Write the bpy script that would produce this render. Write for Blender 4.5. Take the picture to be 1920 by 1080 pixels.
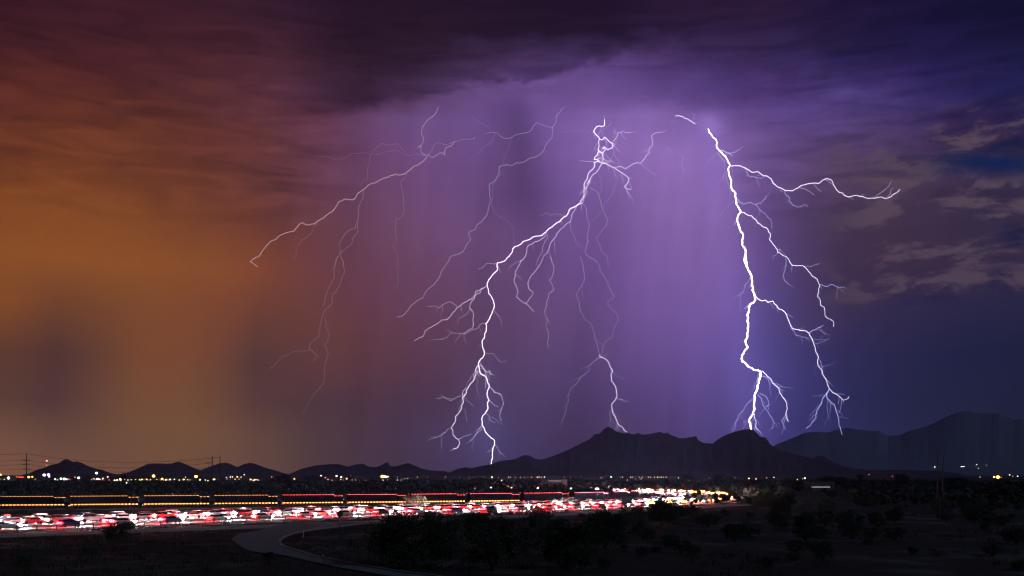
import bpy, math, random
from mathutils import Vector, noise
random.seed(7)
for o in list(bpy.data.objects): bpy.data.objects.remove(o)
sc = bpy.context.scene; C = sc.collection
F = 1867.0; HZ = 890.0; CH = 10.0           # focal length in photo pixels, horizon row, camera height (m)

# ------------------------------------------------------------------ camera
cam_d = bpy.data.cameras.new('camera'); cam = bpy.data.objects.new('camera', cam_d); C.objects.link(cam)
cam.location = (0, 0, CH); cam.rotation_euler = (math.pi/2, 0, 0)
cam_d.sensor_width = 36; cam_d.lens = 36*F/1920; cam_d.shift_y = (HZ-540)/1920
cam_d.clip_start = 1; cam_d.clip_end = 60000
sc.camera = cam
sc.view_settings.view_transform = 'Standard'; sc.view_settings.look = 'None'
sc.view_settings.exposure = 0; sc.view_settings.gamma = 1
sc.cycles.use_denoising = True
try: sc.cycles.denoiser = 'OPENIMAGEDENOISE'
except Exception: pass
sc.cycles.use_light_tree = True
sc.cycles.pixel_filter_type = 'BLACKMAN_HARRIS'; sc.cycles.filter_width = 1.2
sc.cycles.max_bounces = 4; sc.cycles.diffuse_bounces = 2; sc.cycles.glossy_bounces = 2
sc.cycles.transparent_max_bounces = 8; sc.cycles.volume_bounces = 0
sc.cycles.sample_clamp_indirect = 3; sc.cycles.sample_clamp_direct = 0
sc.cycles.caustics_reflective = False; sc.cycles.caustics_refractive = False

def s2l(c): return tuple(((v/255)/12.92 if v/255 <= .04045 else ((v/255+.055)/1.055)**2.4) for v in c)

# ------------------------------------------------------------------ sky (world, laid out by azimuth and elevation)
TX = list(range(0, 1921, 120))
TY = [0,60,110,150,190,230,290,360,440,520,600,680,760,820,880]
TAB = '''56,24,34 56,25,35 57,26,36 56,26,36 46,24,40 46,24,42 44,24,40 46,26,46 46,25,46 42,22,46 38,20,46 36,20,44 36,21,46 28,16,44 24,16,46 20,14,44 18,14,44
62,28,34 60,28,36 60,28,36 60,29,38 60,30,40 54,28,44 52,28,42 50,28,46 48,28,48 46,28,50 40,26,54 42,28,56 44,28,56 34,24,56 28,20,54 24,18,54 20,18,50
76,34,34 74,34,36 72,34,38 72,35,40 66,34,44 62,34,46 56,32,46 62,40,66 84,60,104 92,66,122 84,60,112 56,40,82 48,34,72 42,32,74 36,28,70 30,24,66 26,24,60
82,38,34 82,38,36 80,38,38 78,40,42 76,38,46 72,42,60 66,40,62 92,64,106 98,70,126 98,72,130 88,64,124 74,54,112 66,46,96 60,44,96 50,36,88 36,30,78 28,28,68
90,44,36 90,44,36 88,44,36 86,44,40 86,46,52 84,46,62 80,50,80 98,70,118 108,78,138 112,82,146 104,78,144 84,62,124 82,60,120 80,62,124 62,48,100 46,36,82 30,26,66
96,48,36 100,50,34 96,50,36 94,48,40 90,48,48 96,54,76 106,74,118 108,78,134 106,78,138 120,90,160 142,110,188 118,90,156 100,76,138 86,66,124 66,48,92 50,36,72 38,28,60
108,56,34 108,56,34 104,54,36 98,50,40 94,50,48 92,52,66 106,68,106 108,76,130 108,76,134 116,88,154 142,110,190 136,106,182 92,68,116 78,58,88 70,54,74 58,44,66 48,36,58
122,66,34 122,66,34 118,64,36 108,58,38 94,52,46 96,56,70 104,68,100 106,74,122 100,70,122 104,78,140 130,100,172 134,104,178 100,76,130 76,58,84 66,52,70 56,44,66 50,42,64
132,76,36 134,76,36 132,74,36 120,66,38 108,58,42 98,56,62 102,66,90 108,74,114 106,74,122 106,78,140 118,90,158 130,100,172 90,68,118 64,48,72 60,44,62 52,42,62 50,42,62
136,78,36 140,80,36 138,80,36 136,78,38 128,70,42 102,58,60 98,60,80 100,66,98 100,70,112 100,72,130 112,86,156 124,96,170 90,70,128 60,46,72 56,42,58 52,40,60 50,40,60
122,68,38 84,52,44 112,68,42 122,68,42 100,60,46 100,58,54 94,56,70 94,62,88 94,66,102 94,70,118 104,80,146 118,92,170 80,66,124 58,46,76 44,40,72 34,34,66 30,32,62
80,52,48 72,48,52 114,70,46 118,70,46 80,54,52 92,56,54 84,52,62 84,56,78 82,62,96 82,62,108 92,72,132 104,82,158 74,66,128 46,44,92 36,38,74 30,34,66 28,32,60
88,62,54 76,54,54 112,74,52 112,74,50 84,58,54 72,50,56 70,48,62 72,52,76 72,56,90 68,52,92 76,60,112 88,72,140 70,62,124 42,44,90 36,38,72 32,36,64 30,34,58
112,78,62 96,68,58 108,76,56 112,78,54 96,70,58 74,54,58 66,48,64 70,56,90 66,54,92 60,46,78 70,54,98 76,64,122 62,56,114 44,46,94 38,40,74 34,38,66 30,34,58
118,82,66 108,76,62 108,76,60 108,76,56 96,70,60 72,54,58 62,48,62 64,52,80 60,50,84 54,42,70 58,46,80 62,54,96 50,48,90 42,44,84 38,40,74 40,38,62 44,34,50'''
TAB = [[tuple(float(v) for v in c.split(',')) for c in r.split()] for r in TAB.split('\n')]
def sky_rgb(px, py):
    px = min(max(px, 0), 1919.9); py = min(max(py, 0), 880)
    i = int(px//120); fx = px/120-i
    j = 0
    while j < len(TY)-2 and TY[j+1] < py: j += 1
    fy = min(max((py-TY[j])/(TY[j+1]-TY[j]), 0), 1)
    def m(a, b, t): return tuple(x+(y-x)*t for x, y in zip(a, b))
    c = m(m(TAB[j][i], TAB[j][i+1], fx), m(TAB[j+1][i], TAB[j+1][i+1], fx), fy)
    q = max(0, min(1, (px-1000)/150))*max(0, min(1, (1420-px)/80))*max(0, min(1, (py-150)/120))
    r = max(0, min(1, (px-1450)/200))*max(0, min(1, (py-560)/80))
    return (c[0]*(1-.04*r), c[1]*(1-.03*q-.05*r), c[2]*(1-.06*q-.08*r))

HAZE_DENS = 3.6e-5; HAZE_SRC = (.010, .010, .026); BOX_Y = 16500.0; BOX_Z = 3290.0
def sky_lin(a, wv, k=1.0):
    """colour the sky must have beyond the air so that it shows as measured through it"""
    c = s2l(tuple(v*k for v in sky_rgb(960+F*math.tan(a), HZ-F*wv/math.cos(a))))
    run = min(BOX_Y/math.cos(a), BOX_Z/max(wv, .01))*math.sqrt(1+wv*wv); T = math.exp(-HAZE_DENS*run)
    return tuple(max((v-q*(1-T))/T, .0004) for v, q in zip(c, HAZE_SRC))
W = bpy.data.worlds.new('World'); sc.world = W; W.use_nodes = True
nt = W.node_tree; N = nt.nodes; Lk = nt.links
for n in list(N): N.remove(n)
def lk(a, b): Lk.new(a, b)
def math_(op, a, b=None, c=None, clamp=False):
    n = N.new('ShaderNodeMath'); n.operation = op; n.use_clamp = clamp
    for k, v in enumerate((a, b, c)):
        if v is None: continue
        if isinstance(v, (int, float)): n.inputs[k].default_value = v
        else: lk(v, n.inputs[k])
    return n.outputs[0]
def rng(v, a, b, lo=0.0, hi=1.0, smooth=True):
    n = N.new('ShaderNodeMapRange'); n.interpolation_type = 'SMOOTHSTEP' if smooth else 'LINEAR'; n.clamp = True
    lk(v, n.inputs[0])
    for k, x in enumerate((a, b, lo, hi)): n.inputs[k+1].default_value = x
    return n.outputs[0]
def mix(f, a, b, kind='MIX'):
    n = N.new('ShaderNodeMix'); n.data_type = 'RGBA'; n.blend_type = kind; n.clamp_factor = True
    if isinstance(f, (int, float)): n.inputs[0].default_value = f
    else: lk(f, n.inputs[0])
    for k, v in ((6, a), (7, b)):
        if isinstance(v, tuple): n.inputs[k].default_value = (*v, 1)
        else: lk(v, n.inputs[k])
    return n.outputs[2]
tc = N.new('ShaderNodeTexCoord'); sx = N.new('ShaderNodeSeparateXYZ'); lk(tc.outputs['Generated'], sx.inputs[0])
dx, dy, dz = sx.outputs
az0 = math_('ARCTAN2', dx, dy)
hyp = math_('SQRT', math_('ADD', math_('MULTIPLY', dx, dx), math_('MULTIPLY', dy, dy)))
w0 = math_('DIVIDE', dz, math_('MAXIMUM', hyp, 0.02))
def tex(sa, sw, scale, detail=5, rough=.55, off=0.0, dist=0.0, src=None):
    cb = N.new('ShaderNodeCombineXYZ')
    a, w = src or (az0, w0)
    lk(math_('MULTIPLY', a, sa), cb.inputs[0]); lk(math_('MULTIPLY', w, sw), cb.inputs[1]); cb.inputs[2].default_value = off
    n = N.new('ShaderNodeTexNoise'); n.inputs['Scale'].default_value = scale; n.inputs['Detail'].default_value = detail
    n.inputs['Roughness'].default_value = rough; n.inputs['Distortion'].default_value = dist
    lk(cb.outputs[0], n.inputs['Vector']); return n.outputs['Fac']
# turbulence that breaks up the outlines of the cloud deck; calm in the rain curtain
upper = rng(w0, .26, .38)
wa = math_('MULTIPLY', math_('SUBTRACT', tex(1, 2.2, 9, 5, .6, 3.1), .5), math_('MULTIPLY_ADD', upper, .10, .02))
ww = math_('MULTIPLY', math_('SUBTRACT', tex(1, 1.6, 12, 6, .62, 8.7), .5), math_('MULTIPLY_ADD', upper, .045, .012))
az = math_('ADD', az0, wa); w = math_('ADD', w0, ww)
# a ramp of colours along azimuth for each elevation
NA = 29; A0 = -.50; A1 = .50
fac = rng(az, A0, A1, 0, 1, False)
rows = [(HZ-y)/F for y in TY]              # tan(elevation) of each row, top first
rows = [rows[0]+.10] + rows
col = None
for j, wv in reversed(list(enumerate(rows))):
    r = N.new('ShaderNodeValToRGB'); cr = r.color_ramp; cr.interpolation = 'LINEAR'
    while len(cr.elements) < NA: cr.elements.new(.5)
    for i in range(NA): cr.elements[i].position = i/(NA-1)
    for i, e in enumerate(cr.elements):
        e.position = i/(NA-1); e.color = (*sky_lin(A0+(A1-A0)*i/(NA-1), wv, .8 if j == 0 else 1), 1)
    lk(fac, r.inputs[0])
    if col is None: col = r.outputs[0]; prev = wv
    else: col = mix(rng(w, prev, wv, 0, 1, False), col, r.outputs[0]); prev = wv
def gray(f): 
    n = N.new('ShaderNodeCombineColor'); [lk(f, n.inputs[k]) for k in range(3)]; return n.outputs[0]
def mulc(c, f): return mix(1.0, c, gray(f), 'MULTIPLY')
# rolling dark ripples in the cloud over the left and the top
rip = tex(1, 5.0, 12, 7, .58, 1.7, .8)
curt = math_('MULTIPLY', math_('MULTIPLY', rng(az0, -.24, -.12), rng(az0, .30, .20)), rng(math_('SUBTRACT', w0, math_('MULTIPLY_ADD', az0, .12, .385)), .02, -.02))
hi = math_('MULTIPLY', rng(w0, .20, .30), math_('SUBTRACT', 1.0, math_('MULTIPLY', curt, .88)))
col = mulc(col, math_('MULTIPLY_ADD', math_('SUBTRACT', rip, .5), math_('MULTIPLY', hi, 1.7), 1.0))
edge = math_('MULTIPLY_ADD', az0, .215, .397)
en = math_('MULTIPLY', math_('SUBTRACT', tex(1, 1.3, 16, 7, .62, 31.0, .3), .5), .062)
above = rng(math_('SUBTRACT', math_('ADD', w0, en), edge), -.005, .007)
deck = math_('MULTIPLY', above, math_('MULTIPLY', rng(az0, -.24, -.15), rng(az0, .17, .08)))
col = mulc(col, math_('SUBTRACT', 1.0, math_('MULTIPLY', deck, .52)))
# rain shafts: nearly vertical streaks in the curtain
shaft = tex(1, .10, 26, 4, .5, 5.5, .15, src=(math_('MULTIPLY_ADD', w0, -.10, az0), w0))
cur = math_('MULTIPLY', math_('MULTIPLY', rng(az0, -.42, -.1), rng(az0, .27, .21)), rng(w0, .42, .34))
col = mulc(col, math_('MULTIPLY_ADD', math_('SUBTRACT', shaft, .5), math_('MULTIPLY', cur, .62), 1.0))
# darker shaft left of the middle
def bump(a, wd, x=None): 
    t = math_('DIVIDE', math_('SUBTRACT', x or az0, a), wd); return math_('EXPONENT', math_('MULTIPLY', math_('MULTIPLY', t, t), -1.0))
slant = math_('MULTIPLY_ADD', w0, .10, az0)
dk = math_('MULTIPLY', bump(.042, .022, slant), rng(w0, .16, .30)); dk = math_('MULTIPLY', dk, rng(w0, .40, .36))
col = mulc(col, math_('SUBTRACT', 1.0, math_('MULTIPLY', dk, .34)))
# rain lit from within beside the two strongest strokes
def addc(c, f, rgb): return mix(1.0, c, mix(f, (0, 0, 0), s2l(rgb)), 'ADD')
path_x = math_('MULTIPLY_ADD', w0, -.14, .243)      # the right stroke leans
g1 = math_('MULTIPLY', bump(0.0, .020, math_('SUBTRACT', az0, path_x)), math_('MULTIPLY', rng(w0, .37, .33), rng(w0, -.02, .08, .6, 1)))
col = addc(col, g1, (62, 50, 98))
g2 = math_('MULTIPLY', bump(-.026, .022), math_('MULTIPLY', rng(w0, .15, .06), rng(w0, .0, .03, .5, 1)))
col = addc(col, g2, (44, 44, 80))
g3 = math_('MULTIPLY', math_('MULTIPLY', bump(.090, .030), bump(.325, .050, w0)), 1.0)
col = addc(col, g3, (48, 38, 70))
g4 = math_('MULTIPLY', bump(.196, .012), bump(.345, .012, w0))
col = addc(col, g4, (96, 78, 130))
# broken cloud on the right, moonlit pinkish grey over deep blue gaps
cl = tex(1, 2.5, 17, 10, .66, 12.3, .35)
cl2 = tex(1, 1.9, 7, 4, .5, 21.9, .3)
m = math_('MULTIPLY', rng(az0, .27, .36), math_('MULTIPLY', rng(w0, .150, .172), rng(w0, .35, .30)))
lit = math_('MULTIPLY', math_('MULTIPLY', rng(cl, .48, .60), rng(cl2, .42, .52)), m)
col = mix(math_('MULTIPLY', lit, .9), col, s2l((104, 84, 96)))
gap = math_('MULTIPLY', math_('MULTIPLY', rng(cl, .49, .38), rng(cl2, .58, .44)), m)
col = mix(math_('MULTIPLY', gap, .85), col, s2l((17, 28, 66)))
g5 = math_('MULTIPLY', bump(.452, .055), bump(.281, .011, math_('MULTIPLY_ADD', math_('SUBTRACT', az0, .45), .14, w)))
col = mix(math_('MULTIPLY', g5, 1.0), col, s2l((10, 36, 84)))
# behind and beside the view the sky falls off to dark storm cloud
side = math_('MULTIPLY', rng(az0, -1.3, -.5), rng(az0, 1.3, .5))
col = mix(side, s2l((17, 20, 36)), col)
col = mix(rng(w0, .55, 1.1), col, s2l((13, 15, 28)))
col = mix(rng(w0, -.005, -.05), col, s2l((8, 8, 14)))
bg = N.new('ShaderNodeBackground'); lk(col, bg.inputs[0]); bg.inputs[1].default_value = 1.0
ns = N.new('ShaderNodeTexSky'); ns.sky_type = 'NISHITA'; ns.sun_disc = False
MOON_EL = math.radians(32); MOON_AZ = math.radians(118)
ns.sun_elevation = MOON_EL; ns.sun_rotation = MOON_AZ
bn = N.new('ShaderNodeBackground'); lk(ns.outputs[0], bn.inputs[0]); bn.inputs[1].default_value = .00025   # moonlit sky, far below daylight
ad = N.new('ShaderNodeAddShader'); lk(bg.outputs[0], ad.inputs[0]); lk(bn.outputs[0], ad.inputs[1])
wo = N.new('ShaderNodeOutputWorld'); lk(ad.outputs[0], wo.inputs[0])
W.cycles.sampling_method = 'MANUAL'; W.cycles.sample_map_resolution = 512
moon = bpy.data.lights.new('moonlight', 'SUN'); moon.energy = .34; moon.angle = math.radians(.5); moon.color = (.60, .86, 1)
mo = bpy.data.objects.new('moonlight', moon); C.objects.link(mo)
_d = Vector((math.sin(MOON_AZ)*math.cos(MOON_EL), math.cos(MOON_AZ)*math.cos(MOON_EL), math.sin(MOON_EL)))
mo.rotation_euler = _d.to_track_quat('Z', 'Y').to_euler()

# ------------------------------------------------------------------ materials
def mat(name, rgb, rough=.8, metal=0, vary=0, scale=2.0, spec=.3, bump_=0, rgb2=None, detail=6):
    m = bpy.data.materials.new(name); m.use_nodes = True; t = m.node_tree; b = t.nodes['Principled BSDF']
    b.inputs['Base Color'].default_value = (*rgb, 1); b.inputs['Roughness'].default_value = rough
    b.inputs['Metallic'].default_value = metal; b.inputs['Specular IOR Level'].default_value = spec
    if vary or rgb2 or bump_:
        tcn = t.nodes.new('ShaderNodeTexCoord'); nn = t.nodes.new('ShaderNodeTexNoise')
        nn.inputs['Scale'].default_value = scale; nn.inputs['Detail'].default_value = detail; nn.inputs['Roughness'].default_value = .6
        t.links.new(tcn.outputs['Object'], nn.inputs['Vector'])
        if vary or rgb2:
            r = t.nodes.new('ShaderNodeValToRGB'); e = r.color_ramp.elements
            e[0].position, e[1].position = (.36, .66) if not name.startswith('desert_soil') else (.52, .70)
            e[0].color = (*(v*(1-vary) for v in rgb), 1); e[1].color = (*(rgb2 or tuple(v*(1+vary) for v in rgb)), 1)
            t.links.new(nn.outputs['Fac'], r.inputs[0]); t.links.new(r.outputs[0], b.inputs['Base Color'])
        if bump_:
            bp = t.nodes.new('ShaderNodeBump'); bp.inputs['Strength'].default_value = bump_
            t.links.new(nn.outputs['Fac'], bp.inputs['Height']); t.links.new(bp.outputs[0], b.inputs['Normal'])
    return m
def emis(name, rgb, st, sample=True):
    m = bpy.data.materials.new(name); m.use_nodes = True; t = m.node_tree; b = t.nodes['Principled BSDF']
    b.inputs['Base Color'].default_value = (.5, .5, .5, 1); b.inputs['Emission Color'].default_value = (*rgb, 1)
    b.inputs['Emission Strength'].default_value = st
    m.cycles.emission_sampling = 'AUTO' if sample else 'NONE'
    return m
M = dict(
    ground=mat('desert_soil', (.014, .016, .012), .95, scale=.06, rgb2=(.10, .11, .11), bump_=.3),
    rock=mat('mountain_rock', (.022, .018, .022), .95, vary=.3, scale=.004, bump_=.2),
    concrete=mat('concrete_pavement', (.26, .255, .24), .75, vary=.12, scale=.6),
    asphalt=mat('worn_asphalt', (.12, .15, .18), .85, vary=.15, scale=.5),
    paint=mat('road_paint', (.72, .72, .68), .7, vary=.08, scale=3),
    leaf=mat('desert_leaves', (.030, .040, .022), .8, vary=.4, scale=1.2),
    leaf2=mat('grey_green_leaves', (.07, .085, .07), .8, vary=.35, scale=1.2),
    grass=mat('dry_grass', (.030, .038, .020), .9, vary=.4, scale=.5),
    bark=mat('bark', (.09, .07, .05), .9, vary=.3, scale=6),
    wood=mat('pole_wood', (.07, .055, .045), .85, vary=.35, scale=3),
    paintless=mat('steel_pole', (.25, .25, .26), .5, .8, vary=.1, scale=4),
    sign_back=mat('sign_back', (.30, .30, .31), .5, .6, vary=.1, scale=4),
    sign_dark=mat('weathered_sign_back', (.035, .035, .04), .6, vary=.2, scale=1),
    sign_white=mat('white_sign_face', (.75, .75, .74), .5, vary=.03, scale=2),
    black=mat('sign_lettering', (.02, .02, .02), .6),
    glass=mat('dark_glass', (.015, .018, .02), .08, spec=.6),
    tyre=mat('tyre_rubber', (.02, .02, .02), .85, vary=.2, scale=8),
    hazed_rock=mat('haze_tinted_rock', (.19, .21, .28), .95, vary=.08, scale=.003, bump_=.2),  # distance haze painted in: rock colour made paler and bluer
    wall=mat('stucco_wall', (.20, .17, .14), .9, vary=.15, scale=.6),
    wall2=mat('block_wall', (.13, .12, .12), .9, vary=.2, scale=.8),
    roof=mat('flat_roof', (.09, .08, .08), .85, vary=.2, scale=.8),
    trailer=mat('dark_trailer_panel', (.006, .007, .010), .95, vary=.15, scale=.8, spec=0.0),
    cable=mat('cable', (.05, .05, .05), .6),
)

# ------------------------------------------------------------------ mesh helpers
class MB:
    def __init__(s): s.v = []; s.f = []
    def box(s, x0, x1, y0, y1, z0, z1, tx=0, ty=0):
        b = len(s.v)
        s.v += [(x0,y0,z0),(x1,y0,z0),(x1,y1,z0),(x0,y1,z0),(x0+tx,y0+ty,z1),(x1-tx,y0+ty,z1),(x1-tx,y1-ty,z1),(x0+tx,y1-ty,z1)]
        s.f += [(b+3,b+2,b+1,b),(b+4,b+5,b+6,b+7),(b,b+1,b+5,b+4),(b+1,b+2,b+6,b+5),(b+2,b+3,b+7,b+6),(b+3,b,b+4,b+7)]
        return s
    def tube(s, pts, rad, n=6, cap=True):
        pts = [Vector(p) for p in pts]
        if not hasattr(rad, '__len__'): rad = [rad]*len(pts)
        b = len(s.v)
        for i, p in enumerate(pts):
            d = (pts[min(i+1, len(pts)-1)]-pts[max(i-1, 0)])
            d = d.normalized() if d.length > 1e-9 else Vector((0, 0, 1))
            up = Vector((0, 0, 1)) if abs(d.z) < .9 else Vector((0, 1, 0))
            a = d.cross(up).normalized(); c = a.cross(d)
            for k in range(n):
                t = 2*math.pi*k/n
                s.v.append(tuple(p+(a*math.cos(t)+c*math.sin(t))*rad[i]))
        for i in range(len(pts)-1):
            for k in range(n):
                k2 = (k+1) % n
                s.f.append((b+i*n+k, b+i*n+k2, b+(i+1)*n+k2, b+(i+1)*n+k))
        if cap:
            s.f.append(tuple(b+k for k in range(n))[::-1]); e = b+(len(pts)-1)*n; s.f.append(tuple(e+k for k in range(n)))
        return s
    def sphere(s, c, r, n=8, m=5, sq=1.0):
        b = len(s.v); c = Vector(c)
        s.v.append((c.x, c.y, c.z+r*sq))
        for i in range(1, m):
            t = math.pi*i/m
            for k in range(n):
                p = 2*math.pi*k/n
                s.v.append((c.x+r*math.sin(t)*math.cos(p), c.y+r*math.sin(t)*math.sin(p), c.z+r*sq*math.cos(t)))
        s.v.append((c.x, c.y, c.z-r*sq)); e = len(s.v)-1
        for k in range(n): s.f.append((b, b+1+k, b+1+(k+1) % n)); s.f.append((e, e-n+(k+1) % n, e-n+k))
        for i in range(m-2):
            for k in range(n):
                q = b+1+i*n
                s.f.append((q+k, q+n+k, q+n+(k+1) % n, q+(k+1) % n))
        return s
    def prism(s, prof, y0, y1, inset=None):        # side outline (x,z) between two y's
        b = len(s.v); n = len(prof)
        for (x, z) in prof: s.v.append((x, y0+(inset(z) if inset else 0), z))
        for (x, z) in prof: s.v.append((x, y1-(inset(z) if inset else 0), z))
        for k in range(n):
            k2 = (k+1) % n; s.f.append((b+k, b+k2, b+n+k2, b+n+k))
        s.f.append(tuple(b+k for k in range(n))[::-1]); s.f.append(tuple(b+n+k for k in range(n)))
        return s
    def build(s, name, m, parent=None, smooth=False, loc=None):
        me = bpy.data.meshes.new(name); me.from_pydata(s.v, [], s.f); me.update()
        me.materials.append(m)
        if smooth: me.polygons.foreach_set('use_smooth', [True]*len(me.polygons))
        o = bpy.data.objects.new(name, me); C.objects.link(o)
        if parent: o.parent = parent
        if loc: o.location = loc
        return o
def tag(o, label=None, cat=None, group=None, kind=None):
    if label: o['label'] = label
    if cat: o['category'] = cat
    if group: o['group'] = group
    if kind: o['kind'] = kind
    return o
def empty(name, loc=(0, 0, 0), rz=0):
    o = bpy.data.objects.new(name, None); C.objects.link(o); o.location = loc; o.rotation_euler = (0, 0, rz); o.empty_display_size = .5
    return o
def copy_tree(o, parent=None):
    c = o.copy(); C.objects.link(c); c.parent = parent
    for ch in list(o.children): copy_tree(ch, c)
    return c
def gp(px, py, z=0.0):                 # where the photograph's ray meets level z
    d = (CH-z)*F/(py-HZ); return Vector(((px-960)/F*d, d, z))
def at(px, py, d): return Vector(((px-960)/F*d, d, CH-(py-HZ)/F*d))
def ordinal(n): 
    s = {1: 'first', 2: 'second', 3: 'third', 4: 'fourth', 5: 'fifth', 6: 'sixth', 7: 'seventh', 8: 'eighth', 9: 'ninth', 10: 'tenth'}
    if n in s: return s[n]
    return f"{n}{'th' if 10 < n % 100 < 14 else {1: 'st', 2: 'nd', 3: 'rd'}.get(n % 10, 'th')}"
def smooth_path(P, step=3.0):
    P = [Vector((p[0], p[1], 0)) for p in P]; out = []
    Q = [2*P[0]-P[1]]+P+[2*P[-1]-P[-2]]
    for i in range(1, len(Q)-2):
        a, b, c, d = Q[i-1:i+3]; n = max(2, int((c-b).length/step))
        for k in range(n):
            t = k/n
            out.append(.5*((2*b)+(-a+c)*t+(2*a-5*b+4*c-d)*t*t+(-a+3*b-3*c+d)*t**3))
    out.append(P[-1]); return out
def frames(P):
    res = []; s = 0
    for i, p in enumerate(P):
        d = (P[min(i+1, len(P)-1)]-P[max(i-1, 0)]).normalized()
        if i: s += (p-P[i-1]).length
        res.append((s, p, d, Vector((-d.y, d.x, 0))))
    return res
def sample(fr, s, off):
    for i in range(len(fr)-1):
        if fr[i+1][0] >= s:
            t = (s-fr[i][0])/(fr[i+1][0]-fr[i][0]+1e-9)
            p = fr[i][1].lerp(fr[i+1][1], t); d = fr[i][2].lerp(fr[i+1][2], t); n = fr[i][3].lerp(fr[i+1][3], t)
            return p+n*off, d
    return fr[-1][1]+fr[-1][3]*off, fr[-1][2]
def ribbon(fr, o0, o1, z1, z0=None, name='road', m=None, s0=None, s1=None):
    mb = MB(); sel = [f for f in fr if (s0 is None or f[0] >= s0) and (s1 is None or f[0] <= s1)]
    for (s, p, d, n) in sel:
        a = p+n*o0; b = p+n*o1
        mb.v += [(a.x, a.y, z1), (b.x, b.y, z1)]
        if z0 is not None: mb.v += [(a.x, a.y, z0), (b.x, b.y, z0)]
    k = 4 if z0 is not None else 2
    for i in range(len(sel)-1):
        q = i*k; r = q+k
        mb.f.append((q, r, r+1, q+1))
        if k == 4: mb.f += [(q+2, r+2, r, q), (q+1, r+1, r+3, q+3)]
    return mb if name is None else mb.build(name, m)
# ------------------------------------------------------------------ terrain
HWY = [(-150,135),(-120,155),(-92,179.5),(-75.8,196.5),(-56.5,219.6),(-31.6,245),(0,270),(24,293),(52,326),(80,372),(98,430),(105,490),(101,550),(88,605),(66,655),(38,700),(0,738),(-60,770)]
hw = frames(smooth_path(HWY)); HL = hw[-1][0]
TRK = [(-330,245),(-240,262),(-150,283),(-60,310),(0,335),(38,366),(50,420),(48,480),(40,560)]
tr = frames(smooth_path(TRK)); TL = tr[-1][0]
# exit lane beside the highway and the turning ramp in the foreground
LANE = [(-180,88),(-150,112),(-118,135),(-83,165),(-50,192),(-28,212),(-4,234),(22,262),(50,296),(78,334)]
ln = frames(smooth_path(LANE))
inner = [(700,979),(630,987.5),(580,994),(545,1001),(526,1010),(522,1017),(530,1025),(547,1031),(565,1036),(587,1044),(620,1050),(655,1057),(705,1066),(755,1074),(805,1080),(870,1089),(960,1100)]
outer = [(560,979),(520,985),(480,996),(450,1001),(435,1010),(440,1017),(462,1030),(480,1035),(530,1041),(580,1052),(620,1061),(655,1067),(705,1076),(735,1081),(790,1092),(900,1110)]
inw = smooth_path([gp(*p) for p in inner], 1.0); ouw = smooth_path([gp(*p) for p in outer], 1.0)
def resample(P, n):
    L = [0]
    for i in range(1, len(P)): L.append(L[-1]+(P[i]-P[i-1]).length)
    out = []; j = 0
    for k in range(n):
        s = L[-1]*k/(n-1)
        while j < len(P)-2 and L[j+1] < s: j += 1
        out.append(P[j].lerp(P[j+1], min(1, (s-L[j])/(L[j+1]-L[j]+1e-9))))
    return out
inR = resample(inw, 90); ouR = resample(ouw, 90)
def dist_paved(x, y):
    """metres from the nearest paved edge, roughly; negative on the pavement"""
    best = 1e9
    if y > 60 and y < 800:
        for s, p, d, n in hw[::2]:
            q = Vector((x, y, 0))-p
            if abs(q.x)+abs(q.y) > 90: continue
            o = q.dot(n); best = min(best, math.hypot(max(0, -1-o, o-27), max(0, abs(q.dot(d))-4)))
        for s, p, d, n in tr[::2]:
            q = Vector((x, y, 0))-p
            if abs(q.x)+abs(q.y) > 60: continue
            best = min(best, math.hypot(max(0, abs(q.dot(n))-4.5), max(0, abs(q.dot(d))-4)))
        for s, p, d, n in ln[::2]:
            q = Vector((x, y, 0))-p
            if abs(q.x)+abs(q.y) > 60: continue
            best = min(best, math.hypot(max(0, abs(q.dot(n))-5.5), max(0, abs(q.dot(d))-4)))
        for a, b in zip(inR[::3], ouR[::3]):
            c = (a+b)/2; r = (a-b).length/2
            best = min(best, max(0, math.hypot(x-c.x, y-c.y)-r-1))
    return best
def ground_z(x, y):
    n = noise.noise(Vector((x*.03, y*.03, 0)))*.5+noise.noise(Vector((x*.12, y*.12, 3)))*.5
    k = min(1, max(0, (dist_paved(x, y)-1)/8))
    return -.12 + k*(n*.75)
def ground():
    xs = [-9000,-5000,-2500,-1200,-700,-450]+[-330+6.5*i for i in range(95)]+[350,450,700,1200,2500,5000,10500]
    ys = [-250,-60,20,60]+[80+5.5*i for i in range(60)]+[420+16*i for i in range(28)]+[900,1100,1400,2000,3000,5000,9000,16000]
    mb = MB()
    for y in ys:
        for x in xs:
            near = 60 < y < 880 and -340 < x < 300
            mb.v.append((x, y, ground_z(x, y) if near else -.12))
    nx = len(xs)
    for j in range(len(ys)-1):
        for i in range(nx-1):
            mb.f.append((j*nx+i, j*nx+i+1, (j+1)*nx+i+1, (j+1)*nx+i))
    o = mb.build('ground', M['ground'], smooth=True); tag(o, kind='structure')
ground()

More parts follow.
